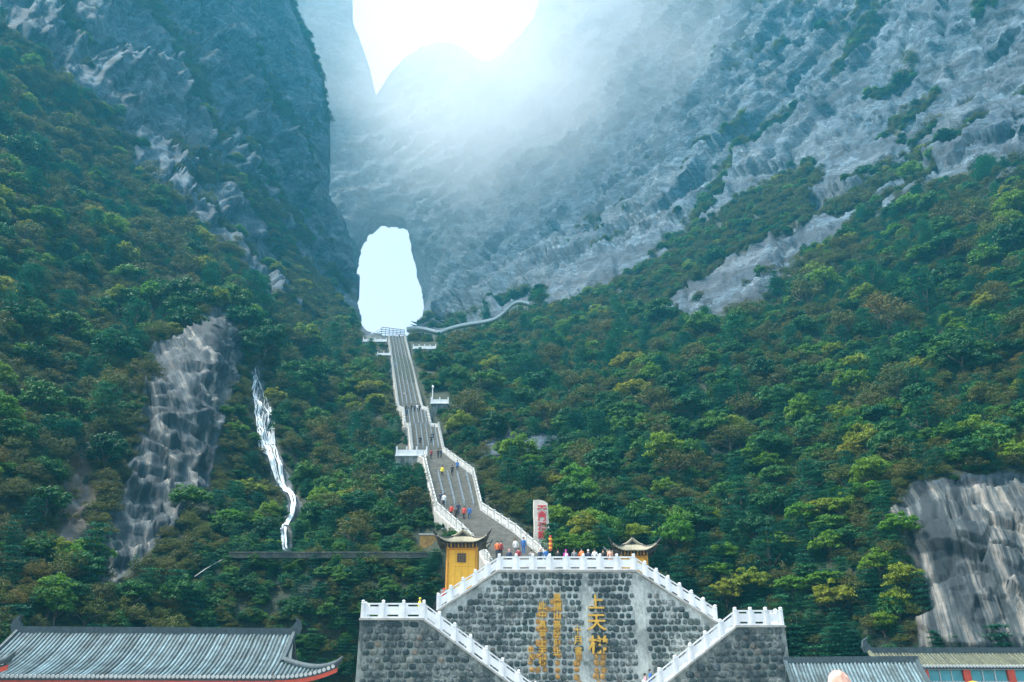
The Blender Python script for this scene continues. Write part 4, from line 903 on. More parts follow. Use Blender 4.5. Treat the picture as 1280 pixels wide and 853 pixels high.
# ------------------------------------------------------------------ waterfall and dead trunks
m, n, b, o_ = newmat('white_water'); f = noise(n, coords(n, (1, 1, .35)), 1.3, 5, .7)
n.links.new(ramp(n, f, [(.35, (.5, .62, .68)), (.6, (.85, .9, .92))]), b.inputs['Base Color']); b.inputs['Roughness'].default_value = .8; b.inputs['Specular IOR Level'].default_value = .1
wf = MB(); spine = [(317, 455, 4), (319, 475, 9), (322, 492, 17), (326, 515, 22), (331, 540, 23), (337, 562, 21), (344, 580, 16), (349, 597, 11), (356, 606, 7), (364, 614, 6), (369, 630, 5), (366, 645, 5), (359, 660, 5), (354, 674, 7), (357, 690, 6)]
spx = np.array([s[0] for s in spine]); spy = np.array([s[1] for s in spine]); spw = np.array([s[2] for s in spine])
def fall_strand(ph, y0, y1, r0, seed):
    pts = []; rad = []; py = y0; rr = random.Random(seed); br = rr.uniform(0, 6)
    while py <= y1:
        c = np.interp(py, spy, spx); w_ = np.interp(py, spy, spw) / 2; px = c + w_ * np.clip(ph + .10 * math.sin(py * .11 + br) + .05 * math.sin(py * .37 + br), -1, 1)
        q = terr(SL, px, py); q += (Vector((0, 0, EYE)) - q).normalized() * rr.uniform(.8, 1.3); pts.append(q)
        rad.append(r0 * rr.uniform(.45, 1.35) * (1.35 if py > 598 else 1)); py += 4.5
    if len(pts) > 3: wf.tube(pts, rad, 5)
for s_ in range(7): fall_strand(random.uniform(-1, -.45), 462 + 9 * random.random() * s_, 690, .055, s_)
for s_ in range(5): fall_strand(random.uniform(.35, .95), 505 + 9 * s_, random.choice((600, 690)), .045, 50 + s_)
for s_ in range(44):
    y0 = random.uniform(475, 660); fall_strand(random.uniform(-1, 1), y0, min(690, y0 + random.uniform(14, 40)), .04, 100 + s_)
for s_ in range(70):
    y0 = random.uniform(470, 585); fall_strand(random.uniform(-1, 1), y0, min(604, y0 + random.uniform(10, 34)), .032, 300 + s_)
wo_ = wf.build('waterfall', MATS['white_water'], None, True); tag(wo_, 'thin white waterfall splashing down the wooded slope', 'waterfall')
for lab, (a, b2) in (('long bleached dead trunk lying on the overgrown bank', ((244, 717), (298, 689))), ('short bleached dead trunk lying low on the bank above the hall', ((171, 748), (200, 735)))):
    pa, pb = terr(SL, *a), terr(SL, *b2); v_ = (Vector((0, 0, EYE)) - pa).normalized() * 2.2
    pts = [pa.lerp(pb, t) + v_ + Vector((0, 0, .12 * math.sin(t * 5))) for t in (0, .2, .4, .6, .8, 1)]
    o = MB().tube(pts, [.055, .05, .045, .04, .03, .015], 6).build('dead_trunk', M_deadwood, None, True); tag(o, lab, 'dead trunk', 'bleached dead trunks')

#@@PART3

# ------------------------------------------------------------------ people
def flat(name, c, rough=.8): return simple(name, c, rough, .12, 6)
M_skin = flat('skin', (.55, .33, .23)); M_hair = flat('dark_hair', (.02, .017, .015)); M_shoe = flat('shoe', (.03, .03, .03))
CLOTH = {k: flat('cloth_' + k, c) for k, c in dict(red=(.6, .05, .03), orange=(.75, .16, .04), yellow=(.75, .65, .03), blue=(.03, .13, .38), navy=(.02, .035, .08), black=(.018, .018, .02), white=(.75, .75, .75), magenta=(.6, .04, .4), grey=(.2, .2, .21), maroon=(.25, .02, .03), denim=(.05, .09, .16), peach=(.75, .4, .28), pink=(.7, .3, .35)).items()}
def person_mesh(pose):
    st = {'stand': .0, 'walk': .2, 'climb': .24}[pose]; kn = .16 if pose == 'climb' else 0
    J = {'pel': (0, 0, .95, .135), 'chest': (0, .015, 1.28, .155), 'neck': (0, 0, 1.47, .055), 'hd1': (0, -.01, 1.56, .085), 'hd2': (0, -.01, 1.66, .075),
         'shL': (-.18, 0, 1.40, .065), 'elL': (-.25, .05 + st * .3, 1.13, .05), 'wrL': (-.23, -.08 - st * .5, .92, .036), 'haL': (-.22, -.12 - st * .6, .84, .03),
         'shR': (.18, 0, 1.40, .065), 'elR': (.25, .05 - st * .5, 1.13, .05), 'wrR': (.23, -.05 + st * .4, .92, .036), 'haR': (.22, -.08 + st * .4, .84, .03),
         'hiL': (-.1, 0, .88, .095), 'knL': (-.1, -.03 + st + kn, .52 + kn, .066), 'anL': (-.1, .03 + st * 1.1, .10 + kn, .045), 'toL': (-.11, .17 + st * 1.1, .04 + kn, .04),
         'hiR': (.1, 0, .88, .095), 'knR': (.1, -.02 - st * .5, .5, .066), 'anR': (.1, -.04 - st * 1.1, .10, .045), 'toR': (.11, .11 - st * 1.0, .04, .04)}
    E = [('pel', 'chest'), ('chest', 'neck'), ('neck', 'hd1'), ('hd1', 'hd2'), ('chest', 'shL'), ('shL', 'elL'), ('elL', 'wrL'), ('wrL', 'haL'), ('chest', 'shR'), ('shR', 'elR'), ('elR', 'wrR'), ('wrR', 'haR'),
         ('pel', 'hiL'), ('hiL', 'knL'), ('knL', 'anL'), ('anL', 'toL'), ('pel', 'hiR'), ('hiR', 'knR'), ('knR', 'anR'), ('anR', 'toR')]
    K = list(J); me = bpy.data.meshes.new('p'); me.from_pydata([J[k][:3] for k in K], [(K.index(a), K.index(b)) for a, b in E], [])
    o = bpy.data.objects.new('p', me); COL.objects.link(o); o.modifiers.new('s', 'SKIN'); o.modifiers.new('d', 'SUBSURF').levels = 1
    for i, k in enumerate(K): me.skin_vertices[0].data[i].radius = (J[k][3], J[k][3]); me.skin_vertices[0].data[i].use_root = (k == 'pel')
    dg = bpy.context.evaluated_depsgraph_get(); r_ = bpy.data.meshes.new_from_object(o.evaluated_get(dg)); bpy.data.objects.remove(o)
    r_.materials.clear()
    for mm in (M_skin, CLOTH['navy'], CLOTH['black'], M_shoe): r_.materials.append(mm)
    for pl in r_.polygons:
        c = pl.center; z = c.z; arm = abs(c.x) > .19
        pl.material_index = 0 if z > 1.47 or (arm and z < .92) else (1 if z > .86 else (3 if z < .09 + kn * (c.x < 0) else 2)); pl.use_smooth = True
    r_.name = 'person'; return r_
PM = {k: person_mesh(k) for k in ('stand', 'walk', 'climb')}
bmh = bmesh.new(); bmesh.ops.create_icosphere(bmh, subdivisions=2, radius=.108)
for v in list(bmh.verts):
    if v.co.z < -.03 and v.co.y > -.02: v.co *= .7
    v.co.z *= 1.05
HAIR = bpy.data.meshes.new('hair'); bmh.to_mesh(HAIR); bmh.free(); HAIR.materials.append(M_hair)
def person(label, loc, top, low, pose='stand', rz=0.0, s=1.0, hat=None, group='visitors on the stairway'):
    o = link('person', PM[pose], None, None, loc); o.rotation_euler = (0, 0, rz); o.scale = (s, s, s); tag(o, label, 'person', group)
    for i, mm in ((1, top), (2, low)): o.material_slots[i].link = 'OBJECT'; o.material_slots[i].material = CLOTH[mm]
    h = link('hat' if hat else 'hair', HAIR, None, o, (0, -.02 if not hat else -.01, 1.655))
    if hat: h.material_slots[0].link = 'OBJECT'; h.material_slots[0].material = CLOTH[hat]
    return o
def on_stairs(px, py): return WV(px, py, float(stair_Y(py)))
up = 'climb'
PEOPLE = [(552.5, 597, 'yellow', 'black', up, 0, None, 'person in bright yellow jacket climbing the lower flight'), (565, 596, 'black', 'black', up, 0, None, 'person in black climbing beside the yellow jacketed one'),
 (571.5, 590, 'blue', 'navy', up, 0, None, 'person in blue jacket by the stele side balustrade of the lower flight'), (538.5, 575, 'maroon', 'black', up, 0, None, 'person in maroon top where the stairway narrows'), (547.5, 574.5, 'black', 'black', up, 0, None, 'first of two dark clothed people together where the stairway narrows'),
 (551, 574, 'navy', 'black', 'stand', 2, None, 'navy clothed person at the parapet where the stairway narrows'), (525, 557, 'black', 'black', up, 0, None, 'person in black alone on the middle flight'), (539, 556, 'black', 'navy', up, 0, None, 'person in black jacket and navy trousers on the middle flight'), (540.5, 552, 'navy', 'black', up, 0, None, 'navy jacketed person just above the others on the middle flight'),
 (550.5, 632, 'navy', 'grey', up, 0, None, 'navy jacketed person beside the lane rail low on the stairs'), (554.5, 634, 'white', 'black', 'walk', 3, None, 'person in white top beside the lane rail low on the stairs'),
 (564, 649, 'red', 'black', 'walk', 3.1, None, 'person in red jacket descending at the waterfall side of a small party'), (570, 652, 'black', 'black', 'walk', 3.0, None, 'person all in black descending in a small party'), (572.5, 646, 'navy', 'navy', 'walk', 3.2, None, 'person all in navy descending in a small party'), (580, 651, 'red', 'black', 'walk', 3.1, None, 'person in red jacket walking down next to a blue jacketed one'), (586.5, 651, 'blue', 'denim', 'walk', 3.1, None, 'blue jacketed person walking down beside a red jacketed one'),
 (507, 516, 'black', 'black', up, 0, None, None), (510.5, 517, 'navy', 'black', 'stand', 2, None, None), (514, 515.5, 'black', 'navy', up, 0, None, None), (518, 516, 'navy', 'black', up, 0, None, None), (521, 515, 'white', 'black', up, 0, None, None), (524.5, 515.5, 'black', 'black', up, 0, None, None), (508, 521, 'navy', 'navy', up, 0, None, None),
 (511, 495, 'white', 'black', up, 0, None, None), (505, 499, 'white', 'navy', up, 0, None, None), (504.5, 483, 'blue', 'black', up, 0, None, None), (512, 499, 'blue', 'black', up, 0, None, None), (501.5, 448, 'white', 'black', up, 0, None, None), (508, 476, 'black', 'black', up, 0, None, None), (503, 461, 'maroon', 'black', up, 0, None, None), (494.5, 437, 'black', 'black', up, 0, None, None), (496, 424, 'white', 'black', 'stand', 3, None, None), (498.5, 424, 'black', 'black', 'stand', 3, None, None), (501, 424, 'white', 'navy', 'stand', 3, None, None)]
for px, py, t, l_, pose, rz, hat, lab in PEOPLE:
    if lab is None: lab = 'tiny figure in %s top among visitors high on the upper flight' % t
    person(lab, on_stairs(px, py) + Vector((0, .1, 0)), t, l_, pose, rz, 1.0, hat)
for px, py, t, l_, pose, rz, hat, lab in [(621.5, 699, 'orange', 'navy', 'stand', 3.0, None, 'person in orange jacket standing at the foot of the stairway'), (626, 699, 'maroon', 'black', 'stand', 2.6, None, 'person in maroon jacket beside the orange jacketed one'), (644.5, 696, 'white', 'grey', 'stand', 3.3, None, 'person in white top at the foot of the stairway'), (654.5, 694, 'blue', 'blue', 'stand', 3.0, None, 'person dressed all in blue by the stairway foot balustrade')]:
    person(lab, on_stairs(px, py) + Vector((0, .1, 0)), t, l_, pose, rz, 1.06, hat)
gt_ = 'visitors behind the terrace balustrade'
for px, t, l_, rz, hat, Yp, lab in [(636.5, 'navy', 'black', 3.1, 'pink', 74.2, 'person in navy with pale pink hat behind the terrace balustrade'), (664, 'grey', 'black', 2.9, None, 74.6, 'person in grey bending at the terrace balustrade'), (675.5, 'navy', 'navy', 3.2, 'peach', 74.0, 'person in navy with peach hat behind the terrace balustrade'), (697.5, 'black', 'black', 3.0, None, 74.4, 'person in black leaning behind the terrace balustrade'), (707.5, 'magenta', 'magenta', 3.4, 'magenta', 74.6, 'person in magenta jacket behind the terrace balustrade'),
        (648, 'maroon', 'black', 2.9, None, 73.6, 'person in maroon jacket behind the terrace balustrade'), (682.5, 'blue', 'denim', 3.3, None, 73.7, 'person in blue jacket behind the terrace balustrade'), (718, 'grey', 'navy', 3.1, None, 74.2, 'person in grey jacket behind the terrace balustrade'), (727, 'orange', 'black', 2.7, None, 73.8, 'person in orange jacket behind the terrace balustrade'), (735.5, 'navy', 'navy', 3.0, 'white', 74.5, 'person in navy with white hat behind the terrace balustrade'),
        (743.5, 'white', 'black', 3.0, None, 74.0, 'person in white top behind the terrace balustrade near the ochre pavilion'), (754, 'black', 'black', 2.8, None, 74.3, 'person in black behind the terrace balustrade near the ochre pavilion'), (762.5, 'peach', 'peach', 3.3, None, 74.0, 'person in peach jacket beside the ochre pavilion')]:
    x = WV(px, 694, Yp).x; person(lab.replace('bending', 'standing').replace('leaning', 'standing'), (x, Yp, ZH + .58), t, l_, 'stand', rz, 1.0, hat, gt_)
q = UL + (Vector((xTL, YW, ZH)) - UL) * .06
for px, t, hat, lab in ((549, 'blue', None, 'person in blue behind the sloping balustrade by the yellow pavilion'), (555, 'red', 'red', 'person in red behind the sloping balustrade by the yellow pavilion')):
    x = WV(px, 735, YW + 1.1).x; zz = UL.z + (x - UL.x) * (ZH - UL.z) / (xTL - UL.x); person(lab, (x, YW + 1.1, zz + .1), t, 'black', 'climb', 1.2, 1.0, hat, gt_)
MB().prism([(UL.x - 1.6, UL.z - 1), (UL.x - 1.6, UL.z + .02), (UL.x, UL.z + .02), (UL.x, UL.z - 1)], YW - .02, YW + 2.3)
x = WV(524.5, 760, YF + 1.2).x; person('person with yellow hat on the landing beside the yellow pavilion', (x, YF + 1.2, lB.z + .13), 'yellow', 'navy', 'stand', 2, 1.0, 'yellow', gt_)
for px, t, hat, lab in ((812.5, 'blue', None, 'person in blue jacket at the lower ramp before the inscribed wall'), (806, 'pink', None, 'person in pink at the lower ramp before the inscribed wall')):
    x = WV(px, 845, YF + 1).x; zz = rB.z + (x - rB.x) * (rB.z - 0) / (rB.x - rxe); person(lab, (x, YF + .9, zz + .13), t, 'denim', 'climb', -1.4, 1.0, hat, gt_)

# ------------------------------------------------------------------ plants
def crown_mesh(kind, seed):
    r_ = np.random.default_rng(seed); C = []; Nn = []; S_ = []
    if kind == 'conifer':                      # flat tiers
        for t in range(7):
            z = .15 + t * .27; rad = 1.05 - t * .12 + r_.uniform(-.12, .12)
            for b in range(8):
                a = b * .785 + r_.uniform(-.3, .3); L = rad * r_.uniform(.65, 1.05)
                for k in range(40):
                    d = L * math.sqrt(r_.uniform(.03, 1)); sp_ = .16 + .12 * d
                    C.append((math.cos(a) * d + r_.normal(0, sp_), math.sin(a) * d + r_.normal(0, sp_), z - .10 * d + r_.normal(0, .035))); Nn.append((r_.normal(0, .35), r_.normal(0, .35), 1)); S_.append(r_.uniform(.035, .06))
    else:
        ncl, nl, cr, ls = {'evergreen': (58, 62, .24, .048), 'bright': (56, 62, .22, .045), 'brown': (50, 40, .27, .034)}[kind]
        for c in range(ncl):
            a = r_.uniform(0, 6.283); ph = math.asin(r_.uniform(-.25, 1)); rr = r_.uniform(.55, .95) if r_.random() > .25 else r_.uniform(.15, .5)
            cc = np.array([math.cos(a) * math.cos(ph) * rr, math.sin(a) * math.cos(ph) * rr, .62 + .72 * math.sin(ph) * rr]); c2 = cr * r_.uniform(.7, 1.25)
            for k in range(nl):
                d = r_.normal(0, 1, 3); d /= np.linalg.norm(d); d[2] = abs(d[2]) * .9 + .1 * d[2]; q = cc + d * c2 * r_.uniform(.55, 1.08) * np.array([1.1, 1.1, .75])
                C.append(q); nn = d * .7 + np.array([0, 0, .6]) + r_.normal(0, .4, 3); Nn.append(nn); S_.append(ls * r_.uniform(.7, 1.4))
    C = np.array(C); Nn = np.array(Nn); Nn /= np.linalg.norm(Nn, axis=1, keepdims=True); S_ = np.array(S_)[:, None]
    t1 = np.cross(Nn, r_.normal(0, 1, C.shape)); t1 /= np.linalg.norm(t1, axis=1, keepdims=True) + 1e-6; t2 = np.cross(Nn, t1)
    v = np.stack([C - t1 * S_ * 1.2, C + t2 * S_ * .7, C + t1 * S_ * 1.2, C - t2 * S_ * .7], 1).reshape(-1, 3); nq = len(C)
    me = bpy.data.meshes.new(kind + '_crown'); me.vertices.add(nq * 4); me.vertices.foreach_set('co', v.astype(np.float32).ravel()); me.loops.add(nq * 4); me.loops.foreach_set('vertex_index', np.arange(nq * 4, dtype=np.int32))
    me.polygons.add(nq); me.polygons.foreach_set('loop_start', np.arange(nq, dtype=np.int32) * 4); me.polygons.foreach_set('loop_total', np.full(nq, 4, np.int32)); me.update(); me.validate()
    me.materials.append(LEAF[kind]); return me
def trunk_mesh(kind, seed):
    r_ = random.Random(seed); mb = MB(); top = 1.7 if kind == 'conifer' else .75
    mb.tube([(0, 0, -.55), (.02, .0, 0), (r_.uniform(-.06, .06), r_.uniform(-.06, .06), top * .5), (r_.uniform(-.1, .1), r_.uniform(-.1, .1), top)], [.075, .06, .045, .015], 6)
    for k in range(9 if kind == 'brown' else 5):
        a = r_.uniform(0, 6.28); z = r_.uniform(.15, .5); mb.tube([(0, 0, z), (math.cos(a) * .35, math.sin(a) * .35, z + .25), (math.cos(a) * .72, math.sin(a) * .72, z + r_.uniform(.3, .6))], [.035, .024, .008], 4)
    me = mb.me(kind + '_trunk', True); me.materials.append(M_bark); return me
KINDS = ['evergreen', 'conifer', 'bright', 'brown']; NV = 4
CM = {k: [crown_mesh(k, 100 * i + j) for j in range(NV)] for i, k in enumerate(KINDS)}; TM = {k: [trunk_mesh(k, 50 * i + j) for j in range(2)] for i, k in enumerate(KINDS)}
# points spread over the slopes by world area
def scatter(sh, side, spacing, big):
    G = sh.G; nr, nc = G.shape[:2]; a = G[:-1, 1:] - G[:-1, :-1]; b = G[1:, :-1] - G[:-1, :-1]; area = np.linalg.norm(np.cross(a, b), axis=-1)
    Uc, Vc = sh.Uu[:-1, :-1], sh.V[:-1, :-1]; area = np.minimum(area, 60)
    ok = (Uc > -120) & (Uc < 1400) & (Vc > -60) & (Vc < 885)
    w = np.where(ok, area * np.clip(sh.veg[:-1, :-1] - .25, 0, .6) / .6, 0).ravel()
    n_ = int(w.sum() / spacing ** 2); pick = rng.choice(len(w), n_, p=w / w.sum()); i, j = pick // (nc - 1), pick % (nc - 1); t, s_ = rng.random(n_)[:, None], rng.random(n_)[:, None]
    P = G[i, j] * (1 - t) * (1 - s_) + G[i + 1, j] * t * (1 - s_) + G[i, j + 1] * (1 - t) * s_ + G[i + 1, j + 1] * t * s_
    return P, Uc[i, j], Vc[i, j], sh.veg[i, j]
allp = []
for sh, side in ((SL, 'L'), (SR, 'R')):
    for spacing, big in ((4.4, True), (1.75, False), (1.05, None)):
        P, u, v, vg = scatter(sh, side, spacing, big); n_ = len(P)
        px, py, zc = proj(P.T)
        far = np.clip((zc - 150) / 200, 0, 1)
        if big: rad = np.clip(np.exp(rng.normal(.78, .36, n_)), 1.2, 4.6)
        elif big is False: rad = rng.uniform(.65, 1.5, n_) * (1 + far * .7)
        else: rad = rng.uniform(.3, .62, n_)
        rad = np.minimum(rad, .027 * zc)
        # thin the small ones far away
        keep = np.ones(n_, bool) if big else rng.random(n_) > far * .55
        if big is None: keep &= (zc < 150)
        ledgez = (side == 'L') & (pdist(u, v, TREELINE_L) > 5) | (side == 'R') & (pdist(u, v, TREELINE_R) > 5)
        rad = np.where(ledgez & bool(big), rad * .95, rad)
        bank = (side == 'L') & (v > 686) & (u > 240); rad = np.where(bank, np.minimum(rad, rng.uniform(.6, 1.4, n_)) * (1.7 if big is None else 1.0), rad)
        # keep clear of the stairway, platforms, pavilions and outcrops
        rp = rad * F / zc
        d = pdist(px, py, STAIRPOLY); keep &= ~((d < rp * 1.0 + 2) & (zc < 260) & (py > 414))
        d2 = pdist(px, py - rp * .7, STAIRPOLY); keep &= ~((d2 < rp * .95 + 1.5) & (py > 414))
        for poly in ([(494, 558), (535, 558), (535, 577), (494, 577)], [(538, 491), (561, 491), (561, 506), (538, 506)], [(516, 429), (545, 429), (545, 438), (516, 438)], [(454, 421), (508, 408), (508, 428), (454, 428)], [(471, 439), (488, 439), (488, 446), (471, 446)], [(524, 668), (549, 668), (549, 688), (524, 688)]):
            keep &= ~(pdist(px, py - rp * .6, poly) < rp * .8)
        keep &= ~((pdist(px, py - rp * .6, [(665, 626), (689, 626), (690, 676), (664, 676)]) < rp * .8) & (zc < 93))
        keep &= ~(dseg(px, py - rp * .6, WATERLINE) < rp * .8 + np.interp(py, [455, 520, 600, 690], [3, 7, 4, 2]))
        keep &= ~(dseg(px, py - rp * .7, [(507, 412), (549, 417), (612, 402), (636, 385), (650, 377), (664, 381)]) < rp * .8 + 2)
        keep &= ~((px > 545) & (px < 905) & (py > 690) & (P[:, 1] < (87 + rad if side == 'L' else np.where(px < 800, 87, 81.5) + rad * .9)))
        keep &= ~((P[:, 1] < 74) & (px > 420) & (px < 1000))
        keep &= ~((px > 0) & (px < 440) & (P[:, 1] < 56 + rad)) & ~((px > 985) & (P[:, 1] < 63 + rad)); keep &= ~inpoly(px, py, CAVE)
        if side == 'R': keep &= ~(inpoly(px, py, OUTCROP_R) & (pdist(px, py, OUTCROP_R) < -4)) & ~(pdist(px, py - rp, OUTCROP_R) < -14)
        else: keep &= ~(pdist(px, py - rp * .6, OUTCROP_L) < -7)
        nz = fbm(P / 24, 3, 301); nz2 = fbm(P / 9, 2, 311); rnd = rng.random(n_)
        kind = np.zeros(n_, int)
        br = .17 + .28 * nz2 + (.5 * np.clip((v - 600) / 120, 0, 1) * np.clip((u - 640) / 150, 0, 1) if side == 'R' else .06 * np.clip((v - 550) / 100, 0, 1))
        bn = .06 + .42 * nz + (.22 if side == 'R' else .05) * (v < 600) + .30 * bank - .35 * ((side == 'R') & (v > 690)) * 1.0
        if side == 'L': bn = bn - .08 * (u < 250); br = br - .05 * (u < 300)
        bn = bn + .35 * ((side == 'L') & (u > 360) & (v > 570) & (v < 690)); bn = bn + .35 * ((side == 'R') & (pdist(u, v, [(600, 590), (760, 500), (880, 470), (870, 600), (760, 660)]) < 0))
        kind = np.where(rnd < np.clip(bn, .02, .75), 3, np.where(rnd > 1 - np.clip(br, .03, .75), 2, 0)); kind = np.where((kind == 0) & (rng.random(n_) < (.22 if big else .0)), 1, kind)
        kind = np.where(ledgez & (kind == 2) & (zc > 230), 0, kind)
        allp.append(np.column_stack([P, rad, kind, px, py, zc, np.full(n_, side == 'R'), rng.uniform(0, 6.283, n_), rng.integers(0, NV, n_)])[keep])
A = np.concatenate(allp)
# the bright shrubs round the stele
ex = []
for px, py, Y, r_ in [(690, 690, 86, 1.5), (706, 688, 86, 2.0), (722, 690, 85.5, 1.9), (738, 690, 86, 2.0), (752, 692, 85, 1.6), (764, 694, 86, 1.3), (700, 684, 88.5, 1.9), (728, 680, 88.5, 2.1), (748, 684, 88.5, 1.7), (676, 694, 86.5, 1.1), (714, 672, 91, 1.5)]:
    q = WV(px, py, Y); ex.append([q.x, q.y, q.z - r_ * .45, r_, 2, px, py, proj(q)[2], 1, random.uniform(0, 6), random.randrange(NV)])
A = np.concatenate([np.array(ex), A])
score = A[:, 3] / A[:, 7] * ((A[:, 5] > 5) & (A[:, 5] < 1275) & (A[:, 6] > 20) & (A[:, 6] < 800)) * (A[:, 3] > 1.0)
order = np.argsort(-score); ind = order[:290]; rest = order[290:]
NAME = {0: 'broadleaf_tree', 1: 'tiered_tree', 2: 'leafy_shrub', 3: 'autumn_tree'}
LAB = {0: 'dark green rounded tree', 1: 'blue green tiered tree', 2: 'yellow green leafy tree', 3: 'brown thin leaved tree'}
for i in ind:
    x, y, z, rad, kd, px, py, zc, rs, rot, var = A[i]; kd = int(kd); kn_ = KINDS[kd]
    root = empty(NAME[kd] if not (kd == 2 and rad < 2.2) else 'leafy_shrub', (x, y, z), rot); s_ = rad * random.uniform(.8, 1.5); root.scale = (rad, rad, s_)
    u_ = np.array([px]); v_ = np.array([py])
    where = 'on the wooded slope of the stele side' if rs else 'on the wooded slope of the waterfall side'
    for test, ph in ((rs and 670 < px < 770 and 655 < py < 697, 'in the clump round the red lettered stele'), (dseg(u_, v_, list(zip(spx, spy)))[0] < 40, 'next to the thin waterfall'), (abs(pdist(u_, v_, OUTCROP_L)[0]) < 32, 'beside the bare outcrop near the waterfall'), (abs(pdist(u_, v_, OUTCROP_R)[0]) < 34, 'beside the streaked outcrop above the halls'),
                     (pdist(u_, v_, STAIRPOLY)[0] < 40 and py > 560, 'close beside the lower flight of stairs'), (pdist(u_, v_, STAIRPOLY)[0] < 45, 'close beside the upper flights of stairs'), (rs and py > 700 and px > 980, 'just behind the dark blue tiled hall'), (rs and py > 690, 'just behind the mossy ramp block'), (rs and py > 640, 'low on the slope behind the ochre pavilion'), ((not rs) and py > 690, 'on the bank just behind the long hall'), ((not rs) and py > 600, 'on the terrace above the overgrown bank'),
                     (pdist(u_, v_, TREELINE_R if rs else TREELINE_L)[0] > -45, 'close under the grey cliff foot'), (rs and px > 1000, 'on the slope above the streaked outcrop'), (rs and py < 520, 'midway up the slope across from the upper flights'), (rs, 'on the slope above the ochre pavilion'), (px < 130, 'high above the long hall')):
        if test: where = ph; break
    size = 'small' if rad < 2.0 else ('big' if rad > 3.2 else 'middling')
    tag(root, size + ' ' + LAB[kd] + ' ' + where, 'tree', LAB[kd] + ', ' + where)
    link('crown', CM[kn_][int(var)], None, root); link('trunk', TM[kn_][int(var) % 2], None, root)
# everything else that grows: one mass
src = []
hid = bpy.data.collections.new('forest_sources')
for k in KINDS:
    for j in range(NV):
        o = bpy.data.objects.new('%s_%d' % (k, j), CM[k][j]); src.append(o)
def forest(name, rows, label):
    me = bpy.data.meshes.new(name); n_ = len(rows); me.vertices.add(n_); me.vertices.foreach_set('co', rows[:, :3].astype(np.float32).ravel()); me.update()
    for an, arr, ty in (('rad', rows[:, 3], 'FLOAT'), ('rot', rows[:, 9], 'FLOAT'), ('tall', rng.uniform(.75, 1.55, n_), 'FLOAT'), ('pick', rows[:, 4] * NV + rows[:, 10], 'INT')):
        at = me.attributes.new(an, ty, 'POINT'); at.data.foreach_set('value', np.ascontiguousarray(arr, np.float32 if ty == 'FLOAT' else np.int32))
    o = link(name, me); tag(o, kind='stuff'); o['label'] = label
    ng = bpy.data.node_groups.new(name, 'GeometryNodeTree'); ng.interface.new_socket('Geometry', in_out='INPUT', socket_type='NodeSocketGeometry'); ng.interface.new_socket('Geometry', in_out='OUTPUT', socket_type='NodeSocketGeometry')
    gi, go = ng.nodes.new('NodeGroupInput'), ng.nodes.new('NodeGroupOutput'); jn = ng.nodes.new('GeometryNodeGeometryToInstance')
    for s_ in src[::-1]:
        oi = ng.nodes.new('GeometryNodeObjectInfo'); oi.inputs['Object'].default_value = s_; oi.inputs['As Instance'].default_value = True; ng.links.new(oi.outputs['Geometry'], jn.inputs[0])
    # GeometryToInstance makes one instance per input; pull the object instances apart again
    jg = ng.nodes.new('GeometryNodeJoinGeometry')
    for l_ in list(jn.inputs[0].links): ng.links.new(l_.from_socket, jg.inputs[0])
    ng.nodes.remove(jn)
    ip = ng.nodes.new('GeometryNodeInstanceOnPoints'); ip.inputs['Pick Instance'].default_value = True
    def na(nm, ty):
        x = ng.nodes.new('GeometryNodeInputNamedAttribute'); x.data_type = ty; x.inputs['Name'].default_value = nm; return x.outputs['Attribute']
    cb = ng.nodes.new('ShaderNodeCombineXYZ'); ng.links.new(na('rot', 'FLOAT'), cb.inputs['Z']); e2r = ng.nodes.new('FunctionNodeEulerToRotation'); ng.links.new(cb.outputs[0], e2r.inputs[0])
    ng.links.new(gi.outputs[0], ip.inputs['Points']); ng.links.new(jg.outputs[0], ip.inputs['Instance']); ng.links.new(na('pick', 'INT'), ip.inputs['Instance Index']); ng.links.new(e2r.outputs[0], ip.inputs['Rotation'])
    c3 = ng.nodes.new('ShaderNodeCombineXYZ'); rr = na('rad', 'FLOAT')
    rz_ = ng.nodes.new('ShaderNodeMath'); rz_.operation = 'MULTIPLY'; ng.links.new(rr, rz_.inputs[0]); ng.links.new(na('tall', 'FLOAT'), rz_.inputs[1])
    for k in range(3): ng.links.new(rr if k < 2 else rz_.outputs[0], c3.inputs[k])
    ng.links.new(c3.outputs[0], ip.inputs['Scale']); ng.links.new(ip.outputs[0], go.inputs[0])
    md = o.modifiers.new('grow', 'NODES'); md.node_group = ng
    return o
fr = A[rest]
forest('forest', fr[fr[:, 8] == 0], 'mixed dark green woodland covering the waterfall side slope')
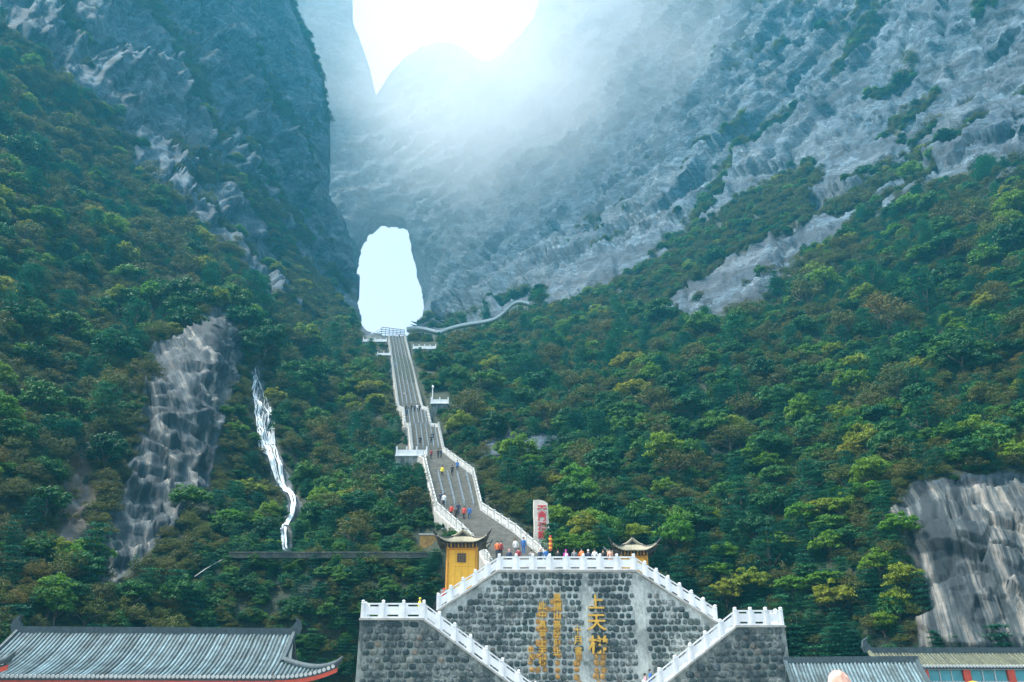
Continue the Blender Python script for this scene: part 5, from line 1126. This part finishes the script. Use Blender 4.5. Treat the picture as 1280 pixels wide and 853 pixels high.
forest('forest', fr[fr[:, 8] == 1], 'mixed green and brown woodland covering the stele side slope')
print('PLANTS', len(A))

# ------------------------------------------------------------------ air: haze and the cloud bank in the gorge
hz = MB().box(-930, -430, -9.0, 930, 1030, 940).build('haze', None); tag(hz, kind='stuff')
m = bpy.data.materials.new('haze'); m.use_nodes = True; n = m.node_tree; n.nodes.clear()
o_ = n.nodes.new('ShaderNodeOutputMaterial'); pv = n.nodes.new('ShaderNodeVolumePrincipled')
pv.inputs['Color'].default_value = (0.12, 0.66, 0.95, 1); pv.inputs['Density'].default_value = 0.00034; pv.inputs['Anisotropy'].default_value = 0.15
n.links.new(pv.outputs[0], o_.inputs['Volume']); hz.data.materials.append(m)

bm = bmesh.new(); bmesh.ops.create_icosphere(bm, subdivisions=3, radius=1.0)
cm = bpy.data.meshes.new('mist'); bm.to_mesh(cm); bm.free()
cl = bpy.data.objects.new('mist', cm); COL.objects.link(cl); tag(cl, kind='stuff')
cl.location = (130, 545, 550); cl.scale = (400, 205, 350)
m = bpy.data.materials.new('mist'); m.use_nodes = True; n = m.node_tree; n.nodes.clear()
o_ = n.nodes.new('ShaderNodeOutputMaterial'); pv = n.nodes.new('ShaderNodeVolumePrincipled'); pv.inputs['Color'].default_value = (1.0, 1.0, 1.0, 1); pv.inputs['Anisotropy'].default_value = 0.2
tc = n.nodes.new('ShaderNodeTexCoord'); ln = n.nodes.new('ShaderNodeVectorMath'); ln.operation = 'LENGTH'; n.links.new(tc.outputs['Object'], ln.inputs[0])
fall = ramp(n, ln.outputs['Value'], [(0.45, (1, 1, 1)), (0.99, (0, 0, 0))], 'EASE')
nz = noise(n, tc.outputs['Object'], 2.3, 4, 0.6)
den = mth(n, 'MULTIPLY', mth(n, 'MULTIPLY', fall, ramp(n, nz, [(0.38, (0.08, 0.08, 0.08)), (0.62, (1, 1, 1))])), 0.0075)
n.links.new(den, pv.inputs['Density']); n.links.new(pv.outputs[0], o_.inputs['Volume']); cm.materials.append(m)
